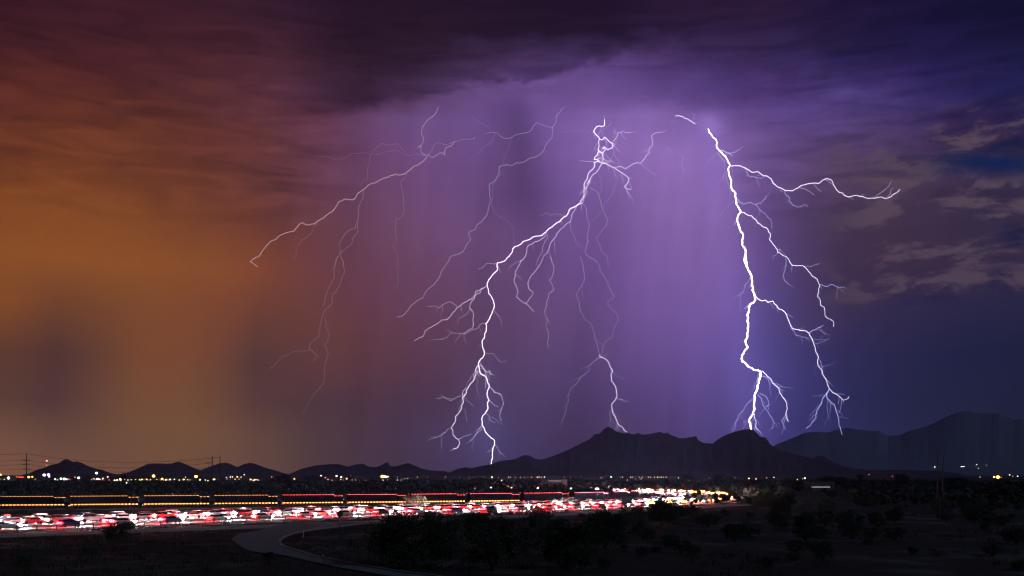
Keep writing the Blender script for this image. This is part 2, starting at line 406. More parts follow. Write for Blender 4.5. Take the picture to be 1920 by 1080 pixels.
def ridge(name_lbl, prof, D, depth, seed, rough=1.0, d_back=None, base_y=None):
    """a mountain with spurs and gullies whose skyline follows the measured ridge"""
    pts = [at(x, y, D) for x, y in prof]
    x0, x1 = pts[0].x, pts[-1].x; n = min(260, max(70, int((prof[-1][0]-prof[0][0])/1.9)))
    def H(x):
        for i in range(len(pts)-1):
            if pts[i+1].x >= x:
                t = (x-pts[i].x)/(pts[i+1].x-pts[i].x+1e-9); return pts[i].z+(pts[i+1].z-pts[i].z)*t
        return pts[-1].z
    rows_ = [-1+.1*k for k in range(10)]+[0]+[.15*k for k in range(1, 8)]
    mb = MB()
    for t in rows_:
        for i in range(n+1):
            x = x0+(x1-x0)*i/n
            h = H(x)
            jag = noise.noise(Vector((x/D*420, seed, 0)))*.0005*D*rough+noise.noise(Vector((x/D*1100, seed, 5)))*.00028*D*rough
            h = max(h+jag, 2)
            g = 1-abs(noise.noise(Vector((x/D*70, t*2.2, seed))))*1.5-abs(noise.noise(Vector((x/D*190, t*4, seed+9))))*.5
            fall = (1-abs(t))**1.25 if t < 0 else max(0, 1-t)**1.1
            if 'far' in name_lbl: g = 1-(1-g)*.12
            z = h*fall*(1-(1-g)*.55*math.sin(min(1, abs(t)*1.6)*math.pi/2)*(.4+.6*abs(t)))
            yy = D+t*depth
            z = min(z, CH+(h-CH)*yy/D*.985) if t < 0 else min(z, h*.97)
            if t == 0: z = h
            xx = x*yy/D if t < 0 else x
            mb.v.append((xx, yy, max(z, -8) if 0 < abs(t) < .98 else (z if t == 0 else -8)))
    for j in range(len(rows_)-1):
        for i in range(n):
            a = j*(n+1)+i; mb.f.append((a, a+1, a+n+2, a+n+1))
    o = mb.build('mountain', M['rock'], smooth=False)
    tag(o, name_lbl, None, None, 'structure'); o['category'] = 'mountain'
    return o
ridge('small twin peaked butte behind the left power pole', [(36,892),(41,890.5),(56,887),(67.5,881),(82,877.5),(95,872),(110,868.5),(117.5,863),(124,860.4),(130,862.5),(136,867),(144,864.8),(152.5,867.5),(157.5,873),(167.5,880),(177.5,887),(187.5,891),(192,893)], 8200, 900, 1, .5)
ridge('long low hill with a pointed right shoulder above the amber town lights', [(200,893),(207,891),(235,887.5),(260,877.5),(277,869.5),(290,868.7),(320,869.5),(335,865),(350,871),(362,877.5),(372,882.5),(385,889),(390,893)], 8600, 900, 2, .5)
ridge('double humped low hill behind the paired wooden poles', [(364,893),(370,884),(390,876),(410,869),(425,867),(435,871),(442,877),(457,870),(470,867.5),(480,870),(495,876),(510,880),(521,887.5),(529,893)], 8000, 900, 3, .5)
ridge('low chain of hills with one small pinnacle, left of the lightning strikes', [(536,893),(542,889),(565,879),(592,872.5),(620,870),(635,870),(652,875),(665,871),(680,869),(692,875),(705,876),(715,872),(722,868),(727,866.5),(731,875),(742,874.5),(755,870.5),(765,868),(777,872.5),(792,879),(812,882.5),(832,883),(842,885.5),(855,890),(862,893)], 7200, 800, 4, .5)
ridge('dark rounded foothill that the left strong lightning bolt hits', [(832,893),(840,888),(855,880),(872,876),(885,878),(900,874),(920,870.5),(937,864),(955,862.5),(970,864),(985,865),(997,868),(1005,875),(1020,882),(1040,886),(1060,889),(1075,893)], 5200, 600, 5, .4)
MAIN = [(925,893),(935,873),(955,863),(970,859),(982,853),(995,854.5),(1002,860),(1015,862),(1035,855.5),(1047,851),(1070,841),(1090,831),(1107,822.5),(1115,814),(1126,812.5),(1131,804),(1140,800),(1150,804),(1155,809),(1172,813),(1176,810),(1181,813),(1190,815),(1195,811),(1205,815),(1215,814.5),(1230,811),(1240,810),(1246,814),(1250,810),(1257,815),(1275,822),(1290,820.5),(1305,817.5),(1310,826),(1320,830.6),(1336,832),(1345,824),(1361,815),(1376,810),(1395,805),(1411,804.7),(1420,812),(1426,820),(1436,820),(1445,834),(1461,843),(1495,852.5),(1526,860),(1532,855),(1545,854.4),(1554,863),(1582,874),(1601,878.5),(1632,880.6),(1700,881),(1760,883),(1800,888),(1815,893)]
ridge('long dark mountain with a knobbly crest and two summits in the middle', MAIN, 7600, 1300, 6, 1.0)
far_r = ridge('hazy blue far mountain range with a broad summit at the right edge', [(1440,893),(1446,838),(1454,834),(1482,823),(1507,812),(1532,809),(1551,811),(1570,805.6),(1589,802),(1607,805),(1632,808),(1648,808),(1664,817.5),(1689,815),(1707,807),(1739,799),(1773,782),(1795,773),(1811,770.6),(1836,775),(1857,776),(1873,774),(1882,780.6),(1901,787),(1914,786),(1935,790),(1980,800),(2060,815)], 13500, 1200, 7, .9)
far_r.data.materials[0] = M['hazed_rock']  # far range takes the rock colour with haze mixed in

# ------------------------------------------------------------------ roads
tag(ribbon(hw, -2.0, 10.5, .03, -.6, 'highway', M['concrete']), kind='structure')
tag(ribbon(hw, 16.0, 28.5, .03, -.6, 'highway', M['concrete']), kind='structure')
tag(ribbon(tr, -4.5, 4.5, .03, -.6, 'side_road', M['asphalt']), kind='structure')
tag(ribbon(ln, -5.0, 5.2, .02, -.6, 'exit_lane', M['concrete']), kind='structure')
def strip(L, R, z1, z0, name, m):
    mb = MB()
    for a, b in zip(L, R): mb.v += [(a.x, a.y, z1), (b.x, b.y, z1), (a.x, a.y, z0), (b.x, b.y, z0)]
    for i in range(len(L)-1):
        q = i*4; r = q+4; mb.f += [(q, r, r+1, q+1), (q+2, r+2, r, q), (q+1, r+1, r+3, q+3)]
    return mb.build(name, m)
tag(strip(inR, ouR, .034, -.6, 'ramp', M['asphalt']), kind='structure')
# kerb round the island and edge lines
kin = []; kout = []
for i, p in enumerate(inR):
    d = (inR[min(i+1, 89)]-inR[max(i-1, 0)]).normalized(); nrm = Vector((-d.y, d.x, 0))
    kin.append(p+nrm*.02); kout.append(p+nrm*.34)
tag(strip(kin, kout, .16, -.3, 'kerb', M['concrete']), kind='structure')
e1 = []; e2 = []
for i, p in enumerate(inR):
    c = (ouR[i]-p).normalized(); e1.append(p+c*.25); e2.append(p+c*.55)
mk = MB()
for a, b in zip(e1, e2): mk.v += [(a.x, a.y, .039), (b.x, b.y, .039)]
for i in range(len(e1)-1): mk.f.append((2*i, 2*i+2, 2*i+3, 2*i+1))
def lines(fr, offs, dash=None, name='edge_line', z=.035, L=None):
    mb = MB()
    for o in offs:
        for i in range(len(fr)-1):
            if dash and int(fr[i][0]/3) % dash: continue
            b = len(mb.v)
            for j in (i, i+1):
                p, n = fr[j][1], fr[j][3]
                for q in (o-.08, o+.08): a = p+n*q; mb.v.append((a.x, a.y, z))
            mb.f.append((b, b+2, b+3, b+1))
    tag(mb.build(name, M['paint']), kind='structure')
lines(hw, (-.1, 8.7, 17.8, 26.2), z=.034); lines(hw, (4.3, 22.0), 4, 'lane_line', .034)
lines(ln, (-3.8, 3.8), z=.024)

# ------------------------------------------------------------------ lightning
ZM = {'A': (450,190,3.483), 'B': (720,190,3.483), 'C': (1100,190,4.5), 'D': (1240,190,3.483), 'E': (480,480,3.375), 'F': (740,480,3.375), 'G': (1340,480,3.1767), 'H': (780,620,4.1545)}
BOLTS = {
'right': (7800, 'brilliant white thick lightning bolt striking the right summit, long side branches to its right', 1.0, '''
D 5.5 305,180 325,215 358,250 360,285 385,325 415,355 440,400 448,420 437,450 442,485 458,515 455,550 485,600 490,655 520,722 495,775 512,830 530,860 528,910 545,960 552,1010 560,1080|G 180,0 192,40 197,75 215,110 225,150 228,190 240,240 238,268 210,290 205,325 195,350 200,400 196,455 183,505 197,545 165,590 165,630 200,660 240,680 275,688 270,730 255,790 238,825 235,880 228,930 205,975 213,1000 217,1030 219,1040
D 1.5 370,300 375,345 395,375 425,390
D 1.3 415,350 450,340 480,335 485,322 510,318 532,295
D 1.0 460,420 467,470 462,510
D 1.2 437,445 418,470 405,490 398,520
D 1.2 408,487 425,500 432,530 445,560 452,590 458,610 475,630
D 2.6 455,420 500,418 535,430 570,448 600,465 640,465 690,487 720,510 745,545 790,572 812,585 870,577 905,555 950,540 985,533 1030,535 1050,515 1080,503 1112,515 1132,555 1145,580 1185,597 1222,627 1260,615 1310,620 1345,633 1385,635 1425,625 1460,635 1500,625 1530,600 1557,575
D 1.5 540,435 560,470 578,495 620,498 650,505 690,492
D 1.5 805,585 810,605 832,620 835,655 860,680 895,692 935,675 957,690
D .8 1460,635 1485,645 1497,665
D 1.6 490,620 510,660 540,672 580,660 620,672 655,663 665,645 680,635 685,612
D 1.3 620,672 640,700 680,735 690,755 712,770 722,800 724,835
D 1.0 480,650 440,685 405,715 395,740 375,752 368,738
D 1.0 515,850 490,880 484,910
D 2.6 520,722 560,738 595,752 622,775 628,795 665,820 695,835 715,870 705,905 745,950 760,988 800,1010 830,1030 860,1072 905,1072 935,1080|G 555,85 580,120 612,137 627,170 622,215 612,240 630,270 632,295 655,315 660,360 690,375 708,395 706,420
D 1.3 755,965 778,965 770,978
D 1.2 760,990 735,1010 733,1040
G 1.7 627,172 660,182 690,172 730,182 745,190 778,190
G 1.3 422,10 428,60 408,110 415,145 440,172
G 3.2 243,240 270,262 300,262 318,278 345,268 370,292 410,325 432,365 445,395 455,418 490,438 530,445 560,458 575,485 590,525 600,565 620,600 613,640 640,680 655,725 670,760 682,790
G 1.9 682,792 665,820 650,840 635,885 608,935 605,960 580,990 545,1030
G 1.1 672,800 670,830 668,890 680,950 690,975
G 1.9 672,810 680,860 715,890 722,920 735,960 740,1000 755,1045 762,1065
G 2.0 682,790 705,815 735,830 765,860 795,850 800,835
G .9 730,955 765,962 800,975
G 1.8 560,456 600,440 630,425 648,415
G 1.3 450,420 470,445 480,470 515,482 555,488 560,505
G 1.1 590,515 620,522 650,505 680,500
G 1.1 615,640 625,655 655,658
G .9 605,645 592,680 600,715
G 2.6 283,685 310,710 340,740 360,770 385,800 400,835 425,870 432,910 425,950 440,985
G 1.6 425,950 400,975 408,1000 420,1035
G 1.8 285,715 320,722 345,745
G 1.3 372,778 395,795 400,830
G 1.0 385,820 360,870
G 1.5 255,825 280,850 290,890 320,930 345,975 350,995 340,1030
G 1.0 350,993 385,1000
G 1.4 265,822 300,830 320,860 325,885 312,890 325,915
G 1.5 225,850 190,885 175,920 145,945 125,990 128,1010 105,1045
G 1.6 262,700 255,735 240,770 245,795
G 2.2 240,940 238,965 245,1000 250,1030
G 1.2 205,985 170,985 190,1000 172,1030
G 1.6 245,1030 275,1055 285,1065
G 1.3 205,130 200,150 175,180 175,210 142,242
G 1.0 180,512 155,508 148,518'''),
'gap': (7800, 'short bright lightning fragment just above the top of the right bolt', 1.0, '''
D 2.2 92,97 140,98 170,115 195,128 222,145
D 1.1 205,75 215,100 207,118 235,138 262,158'''),
'centre': (5230, 'tangled lightning bolt starting in bright knots at mid sky and striking the dark foothill', 1.0, '''
C 2.6 150,155 150,205 105,208 65,235 55,255 80,280 105,305 110,320 140,320 150,303 185,335 215,352 225,370 215,395 180,412 150,385 135,395 160,405 125,430 100,412 95,405
C 2.4 108,320 100,345 105,375 100,410 125,440 140,430 140,470 132,520
C 2.6 100,420 85,460 62,490 85,490 105,505 60,515 65,555|B 1340,460 1330,500 1305,545 1300,630 1280,660
C 1.3 215,352 240,320 260,295 262,262 295,268 300,248 370,260
C 1.0 210,170 190,205 130,250 140,300
C 1.0 145,115 150,155
C .8 235,225 225,270 240,340 230,380 232,440 270,490 270,540
C .8 230,440 200,490 145,520
C 2.2 100,510 135,522 170,525 215,555 240,560 275,590 325,620 358,655 345,690 318,715 345,738 372,742
C 1.6 240,560 280,548 335,570 385,530 430,512 460,522 490,490 500,455 528,440 530,390 555,365 545,310 560,280 600,262 628,265
C .9 460,522 500,560 530,592 575,610 595,655
B 1.9 1425,405 1400,445 1360,480 1345,520 1325,560 1320,610 1305,650 1260,680
B 1.8 1330,515 1345,525 1330,540 1320,528
B 3.0 1285,665 1240,690 1215,700 1205,725 1170,760 1130,790 1100,820 1060,850 1030,878 990,880 950,903 905,915 880,940 838,965 835,990 800,1025 780,1045 740,1055 740,1080|F 652,85 625,110 600,145 585,185 595,240 625,285 628,330 605,380 590,415 575,430 578,480 570,510 557,530 558,580 567,610 562,635 535,665 530,685|H 495,310 510,340 545,360 555,400 570,440 555,470 553,510 570,540 555,575 555,620 520,660 515,720 530,760 550,800 600,842 613,888 600,930 597,985 587,1010 585,1040 585,1052
H 2.2 488,262 472,290 468,340 455,375 415,430 395,460 385,495 365,515 368,550 355,585 340,630 305,670 300,720 278,755 290,790 315,840 342,870 330,905 290,920
H 1.2 278,757 245,765 210,805 160,830 135,842
H 1.3 460,320 448,340 450,370
H 1.5 395,440 370,465 362,495 370,520
H 1.1 355,505 310,525 265,545 215,515 155,525
H .8 370,605 385,640 395,710
H 1.3 500,265 530,300 550,325 575,310 592,345
H 1.0 470,365 488,395 465,425 475,460 490,500
H 1.5 470,315 490,320
H 1.3 572,440 595,455 605,480 650,490 675,530 672,590 660,630 668,700
H 1.1 545,640 570,670 575,695 620,715
H 1.2 520,755 490,785 460,810 420,865
H .9 515,745 480,765 460,790
H 1.2 613,890 650,940 690,985
H 1.0 530,162 570,180 600,175 640,220 655,245 705,230
H 1.0 520,115 475,125
F 1.5 585,187 550,205 510,225 505,255 500,265 450,290 395,325 380,350 350,385 290,410 240,445 205,465 180,510 150,520 125,535
F 1.3 560,200 540,235 510,250 505,270 480,300 475,315 500,375 500,420 490,460 440,490
F 1.0 475,330 445,375 400,395 395,425
F 1.1 395,325 345,290 320,300 280,330 210,318
F 1.1 575,430 545,430 530,455 490,465 440,490 400,488 360,485 335,515 290,530
F 1.0 440,490 440,520 455,555
F 1.1 650,40 610,48 575,50 560,75 530,82
F 1.2 628,345 650,370 670,385
B 1.3 1255,680 1245,710 1225,740 1215,790 1160,830 1130,860 1120,890 1085,930 1080,960 1040,1010 1010,1080|F 880,110 850,150 845,190 875,230 850,270 835,300
B 1.4 1060,860 1050,885 1000,915 970,930 930,960 925,1010 890,1040 875,1080|F 760,100 755,150 770,190 770,260 800,285 835,300 880,350
B 1.1 1060,860 1070,890 1040,940 1025,1000 1000,1050 1000,1080
B .9 1080,960 1075,990 1090,1040 1110,1080
B .9 1215,790 1215,830 1240,870 1255,930 1290,960
F 1.1 980,0 1010,70 1000,130 975,150 1000,190 1010,215 975,235 950,340 950,360 965,400 955,440 975,500 975,580
B .9 1180,745 1120,735 1080,740 1060,725 1020,745'''),
'mountain': (7800, 'thin forked lightning bolt dropping onto the left summit of the long mountain', .8, '''
F 2.3 1298,625 1298,640 1330,650 1358,685 1378,718 1367,755 1370,790 1400,830 1405,870 1400,900 1375,935 1375,975|H 1535,650 1560,690 1570,715 1610,750 1640,788 1650,802
B 1.2 1300,670 1325,730 1330,780 1345,810 1330,860 1335,920 1310,970 1330,1010 1380,1040 1410,1080|F 1300,100 1340,160 1360,205 1390,250 1385,270 1355,280 1350,310 1380,345 1410,375 1410,420 1380,490 1375,520 1345,535 1315,580 1318,610
B 1.2 1350,560 1355,575 1390,590 1410,640 1425,700 1440,740 1460,780 1455,815 1425,840 1385,890 1410,940 1425,990 1460,1010 1470,1080
B 1.0 1400,480 1420,510 1420,560 1405,610 1420,680
B .9 1510,545 1500,590 1470,640 1435,680 1420,720 1395,750 1360,780
B .8 1505,175 1500,300 1505,360 1535,400 1540,430
F 1.1 1170,0 1195,70 1185,180 1160,220 1155,270 1170,340 1210,410 1250,440 1265,490 1270,530 1290,590 1298,635
F 1.1 1300,640 1270,660 1228,695 1225,735 1175,770 1120,830 1105,870 1100,915 1085,940 1070,1020 1050,1060
F 1.2 1400,900 1445,915 1455,935
F .9 1380,720 1410,765 1440,768 1462,790
F 1.2 1375,965 1360,1000 1365,1030 1355,1078
H 1.1 1570,715 1560,740 1580,770'''),
'left': (8600, 'pinkish spreading lightning bolt on the left reaching into the orange cloud', .32, '''
A 2.0 1295,38 1270,85 1225,120 1190,165 1185,205 1198,240 1190,280 1160,300 1185,295 1180,320 1200,345 1220,350
A 1.7 1535,232 1500,250 1400,260 1350,285 1280,275 1260,310 1235,340 1215,350
A 2.2 1400,260 1380,290 1340,310 1340,350 1310,335 1290,345 1265,368 1240,355 1215,350 1190,355
A 2.5 1220,360 1190,395 1140,420 1090,465 1045,482 1015,472 980,485 930,503 880,535 805,577 770,600 750,635 735,645 690,635 640,660 610,715 580,730 500,785 490,800 405,792 375,815 350,850 310,855 235,900 195,915 150,965 130,1005 100,1020 68,1050 115,1080
A 1.4 805,577 800,640 772,690 775,760 770,850 735,890 725,935 655,985 625,1035 610,1080
A 1.3 765,790 755,825 705,845 670,885 650,960 660,1020 672,1080
A 1.1 510,790 470,860 400,905 365,945 360,1020 340,1025
A 1.0 1085,465 1075,500 1045,525 1055,570 1070,630 1060,750 1015,780 1015,850 1030,905 1005,940 1015,990 1035,1020 1035,1075|E 885,80 900,130 890,210
A 1.1 1205,345 1150,342 1095,352 1040,325 960,330 900,350 860,345 800,330 740,340 680,380 620,380 510,355
A 1.0 1075,330 1045,290 960,285 930,272 885,300 860,340
A .8 860,345 845,370 835,430 832,510 800,520 780,560
E 1.2 535,0 555,75 540,150 510,225 490,230 485,280 450,330 415,390 405,500 375,530 340,560 345,590 300,605 235,600 180,630 130,675 80,715
E 1.0 345,590 385,625 360,670
E 1.0 520,0 500,60 490,150 460,200 440,270 425,320
E .9 440,400 465,490 435,560 450,640 430,700 415,820 360,880 320,960 290,1000'''),
'faint': (8900, 'faint lavender lightning bolt between the left and the tangled bolts', .42, '''
B 1.5 1172,40 1150,70 1125,95 1120,145 1100,165 1060,165 1030,150 995,142 975,160 965,190 900,210 850,220 810,242 770,235 740,205 725,205 655,212
B 1.1 830,235 820,290 795,350 770,415
B 1.4 1100,165 1100,235 1060,280 1040,330 1010,350 950,372 860,400 850,412 800,412 770,420 752,425 740,490 720,525 690,540 690,600 700,650 680,700 665,750 605,810 595,840 555,855 555,880 568,905 520,980 490,995 430,1015 395,1080|F 275,150 220,200 180,270 105,310 60,370 15,385
B .9 750,430 765,480 720,530 705,570 705,640 718,720 740,745 800,770 850,825 850,880 840,960
B .8 700,200 610,130 570,95
B .8 730,210 700,275 640,310 590,350 560,390
B .8 1350,200 1240,190 1140,205'''),
'stub': (8300, 'short faint lightning streak hanging alone right of the tangled bolt', .6, '''
C 1.2 665,380 705,410 760,430 815,475 798,540 828,592'''),
}
LM = {}
def bolt_mat(lv, blue):
    k = (round(lv, 1), blue)
    if k not in LM:
        c = (.50, .50, 1.0) if blue == 1 else (1.0, .66, .84) if blue == 2 else (.86, .74, 1.0)
        LM[k] = emis('lightning_light', c, k[0], sample=lv > 4)
    return LM[k]
def jitter(P, amp, rnd, depth=2):
    for _ in range(depth):
        Q = [P[0]]
        for a, b in zip(P, P[1:]):
            d = b-a; m_ = (a+b)/2; L = d.length
            side = Vector((d.z, 0, -d.x)).normalized() if L > 0 else Vector((1, 0, 0))
            Q += [m_+side*rnd.uniform(-amp, amp)*L+Vector((0, rnd.uniform(-.1, .1)*L, 0)), b]
        P = Q
    return P
for key, (D, label, bright, data) in BOLTS.items():
    rnd = random.Random(len(key)*13+D)
    paths = []
    for line in data.strip().split('\n'):
        segs = line.split('|'); w_ = None; pts = []
        for sg in segs:
            tk = sg.split(); z = ZM[tk[0]]; tk = tk[1:]
            if w_ is None: w_ = float(tk[0]); tk = tk[1:]
            for t in tk:
                x, y = t.split(','); pts.append((z[0]+float(x)/z[2], z[1]+float(y)/z[2]))
        paths.append((w_, pts))
    root = empty('lightning_bolt', at(paths[0][1][-1][0], paths[0][1][-1][1], D))
    big = max(range(len(paths)), key=lambda i: paths[i][0]*100+len(paths[i][1]))
    if key in ('right',): big = 0
    for i, (w_, pts) in enumerate(paths):
        P = [at(x, y, D) for x, y in pts]
        if i != big and len(P) > 2:                      # branches wander towards and away from the viewer
            dr = rnd.uniform(-1, 1)
            P = [at(x, y, D+dr*D*.004*k) for k, (x, y) in enumerate(pts)]
        P = jitter(P, .15, rnd, 2 if w_ < 1.2 else 3)
        n = len(P); r0 = w_*(.58 if w_ > 4 else .50)*D/F/2
        if w_ > 4: rad = [r0*(1+.22*rnd.uniform(-1, 1))*(.55+.45*min(1, k/n*2.2)) for k in range(n)]
        else: rad = [r0*(1.0-.45*k/n) for k in range(n)] if i != big else [r0*(1+.15*rnd.uniform(-1, 1)) for k in range(n)]
        lv = (5.0 if w_ > 4 else 2.2 if w_ > 2.5 else 1.8 if w_ > 1.7 else 1.35 if w_ > 1.25 else .8)*bright
        if w_ <= 1.0: lv = .55*max(bright, .7)
        mb = MB().tube([p-root.location for p in P], rad, 4 if w_ < 2 else 6)
        if key in ('right', 'centre', 'mountain') and w_ > 1.05:      # hair-thin side forks
            step = max(2, int(len(P)/ (5 if w_ < 2 else 13)))
            for k in range(step, len(P)-2, step):
                if rnd.random() < .5: continue
                q = P[k]; d = (P[k+1]-P[k-1]).normalized(); sd = rnd.choice((-1, 1)); ln_ = rnd.uniform(8, 26)*D/F
                side = Vector((d.z, 0, -d.x))*sd; tw = [q]
                for m_ in range(rnd.randint(3, 6)):
                    dr_ = (d*rnd.uniform(.3, 1)+side*rnd.uniform(.3, 1.1)+Vector((0, 0, -.35))).normalized()
                    tw.append(tw[-1]+dr_*ln_*rnd.uniform(.15, .35))
                tw = jitter(tw, .16, rnd, 1)
                mb.tube([p-root.location for p in tw], [r0*.0+.17*D/F*(1-.6*z_/len(tw)) for z_ in range(len(tw))], 3)
        o = mb.build('channel' if i == big else 'branch', bolt_mat(lv, (1 if key in ('right', 'gap') and w_ < 2 else 2 if key == 'left' else 0)), root)
    tag(root, label, 'lightning')
# ------------------------------------------------------------------ vehicles
HEAD = emis('headlamp_light', (.86, .92, 1.0), 1250)
TAIL = emis('tail_lamp_light', (1.0, .00030, .0008), 620)
TAIL2 = emis('orange_tail_lamp_light', (1.0, .06, .002), 900)
TRHEAD = emis('truck_headlamp_light', (1, .9, .75), 6)
AMBER = emis('marker_lamp_light', (1.0, .36, .03), 2.6, sample=False)
AMBER2 = emis('dim_marker_lamp_light', (1.0, .34, .04), 2.0, sample=False)
REDM = emis('red_marker_light', (1.0, .03, .02), 3.5, sample=False)
paints = {n: mat(n.replace(' ', '_')+'_car_paint', c, .3, .2, spec=.5) for n, c in
          {'white': (.75, .75, .74), 'silver': (.50, .51, .52), 'grey': (.16, .165, .17), 'black': (.02, .02, .022), 'red': (.35, .02, .02), 'blue': (.03, .07, .22), 'beige': (.42, .36, .27)}.items()}
def wheel(mb, x, y, r, w=.22):
    n = 12; b = len(mb.v)
    for s in (-1, 1):
        for k in range(n):
            t = 2*math.pi*k/n; mb.v.append((x+r*math.cos(t), y+s*w/2, r+r*math.sin(t)))
    for k in range(n): mb.f.append((b+k, b+(k+1) % n, b+n+(k+1) % n, b+n+k))
    mb.f.append(tuple(b+k for k in range(n))); mb.f.append(tuple(b+n+k for k in range(n))[::-1])
    return mb
SH = {  # lower outline, glass outline, roof outline, length/2, half width
 'sedan': ([(-2.3,.42),(-2.2,.25),(2.15,.22),(2.3,.4),(2.28,.66),(2.1,.76),(1.05,.93),(-1.45,.97),(-2.2,.95),(-2.32,.8)], [(-1.75,.96),(-1.0,1.40),(.2,1.42),(1.1,.92)], [(-1.1,1.37),(-.95,1.44),(.1,1.46),(.3,1.39)], 2.3, .90, .68),
 'hatchback': ([(-2.05,.45),(-1.95,.27),(1.9,.24),(2.05,.42),(2.03,.72),(1.85,.82),(1.0,.98),(-1.9,1.02),(-2.08,.9)], [(-2.0,1.01),(-1.75,1.44),(.1,1.50),(1.05,.97)], [(-1.85,1.42),(-1.7,1.52),(0,1.55),(.25,1.46)], 2.05, .88, .72),
 'suv': ([(-2.4,.5),(-2.3,.35),(2.25,.33),(2.42,.52),(2.4,.88),(2.2,1.0),(1.2,1.12),(-2.3,1.15),(-2.44,1.0)], [(-2.35,1.14),(-2.1,1.66),(.3,1.70),(1.25,1.11)], [(-2.2,1.63),(-2.05,1.75),(.2,1.78),(.45,1.68)], 2.42, .96, .85),
 'pickup': ([(-2.8,.6),(-2.7,.42),(2.55,.4),(2.75,.58),(2.72,.98),(2.5,1.1),(1.5,1.18),(-2.78,1.2)], [(-.65,1.19),(-.45,1.72),(.75,1.75),(1.55,1.17)], [(-.55,1.70),(-.45,1.80),(.7,1.82),(.9,1.73)], 2.75, .98, .92),
}
def make_car(kind, colour, tail='red'):
    low, gl, rf, hl, hw_, lz = SH[kind]
    r = empty(kind)
    ins = lambda z: .03 if z < .9 else .06
    b = MB().prism(low, -hw_, hw_, lambda z: .07 if z < .35 else (.0 if z < .8 else .05))
    b.prism(rf, -hw_+.20, hw_-.20)
    for s in (-1, 1): b.box(.82, .98, s*hw_-.02 if s > 0 else -hw_-.16, s*hw_+.16 if s > 0 else -hw_+.02, lz+.25, lz+.38)
    b.build('body', paints[colour], r)
    MB().prism(gl, -hw_, hw_, lambda z: .07 if z < 1.25 else .24).build('window', M['glass'], r)
    for x in (-hl*.62, hl*.64):
        for s in (-1, 1): wheel(MB(), x, s*(hw_-.10), .33 if kind in ('sedan', 'hatchback') else .38).build('wheel', M['tyre'], r)
    for s in (-1, 1):
        y0, y1 = sorted((s*(hw_-.48), s*(hw_+.025)))
        MB().box(hl-.32, hl+.03, y0, y1, lz-.10, lz+.10).build('headlight', HEAD, r)
        y0, y1 = sorted((s*(hw_-.58), s*(hw_+.025)))
        MB().box(-hl-.05, -hl+.28, y0, y1, lz+.02, lz+.24).build('tail_light', TAIL if tail == 'red' else TAIL2, r)
    MB().box(-hl-.055, -hl-.02, -hw_+.55, hw_-.55, lz+.10, lz+.20).build('light_bar', TAIL if tail == 'red' else TAIL2, r)
    return r
protos = {}
def get_car(kind, colour, tail):
    k = (kind, colour, tail)
    if k not in protos: protos[k] = make_car(*k); return protos[k]
    return copy_tree(protos[k])
rc = random.Random(21)
fleet = []          # (object, photo x, lane, kind, colour)
def put_lane(off, dirn, lane, s0, s1, gap):
    s = s0+rc.uniform(0, 3)
    while s < s1:
        p, d = sample(hw, s, off)
        kind = rc.choice(['sedan', 'sedan', 'hatchback', 'suv', 'pickup'] if s > 300 or dirn < 0 else ['sedan', 'sedan', 'sedan', 'hatchback'])
        colour = rc.choice(['white', 'white', 'silver', 'silver', 'grey', 'beige', 'red', 'blue', 'black'][:7 if dirn < 0 else 9])
        px = 960+F*p.x/p.y
        if -45 < px < 1960:
            o = get_car(kind, colour, 'red' if s < 265 or dirn < 0 else 'orange')
            o.location = (p.x+rc.uniform(-.12, .12), p.y, .034)
            o.rotation_euler = (0, 0, math.atan2(d.y*dirn, d.x*dirn)+rc.uniform(-.01, .01))
            fleet.append((o, px, lane, kind, colour))
        s += 2*SH[kind][3]+gap*(1 if s < 300 else 1.5)+(0 if s < 300 else 1.6)+rc.uniform(0, 1.0)
START = 20
put_lane(2.2, 1, 'nearest lane', START, HL-60, 6.0)
put_lane(6.3, 1, 'second lane', START, HL-60, 21)
put_lane(18.2, -1, 'third lane', START, 240, .7)
put_lane(21.9, -1, 'fourth lane', START, HL-60, .9)
put_lane(25.6, -1, 'fifth lane', START, HL-60, .8)
CARS_N = len(fleet)
bylane = {}
for f in fleet: bylane.setdefault((f[2], f[3], f[4]), []).append(f)
for (lane, kind, colour), L in bylane.items():
    # order along the road, starting at the left edge of the picture
    for i, f in enumerate(L):
        red = lane in ('nearest lane', 'second lane')
        n = {'suv': 'SUV'}.get(kind, kind)
        tag(f[0], f"{ordinal(i+1)} {colour} {n} from the left, {lane}, {'red tail lights' if red else 'white headlights'} lit",
            {'suv': 'car', 'sedan': 'car', 'hatchback': 'car', 'pickup': 'pickup truck'}[kind], 'cars in the lit highway traffic')

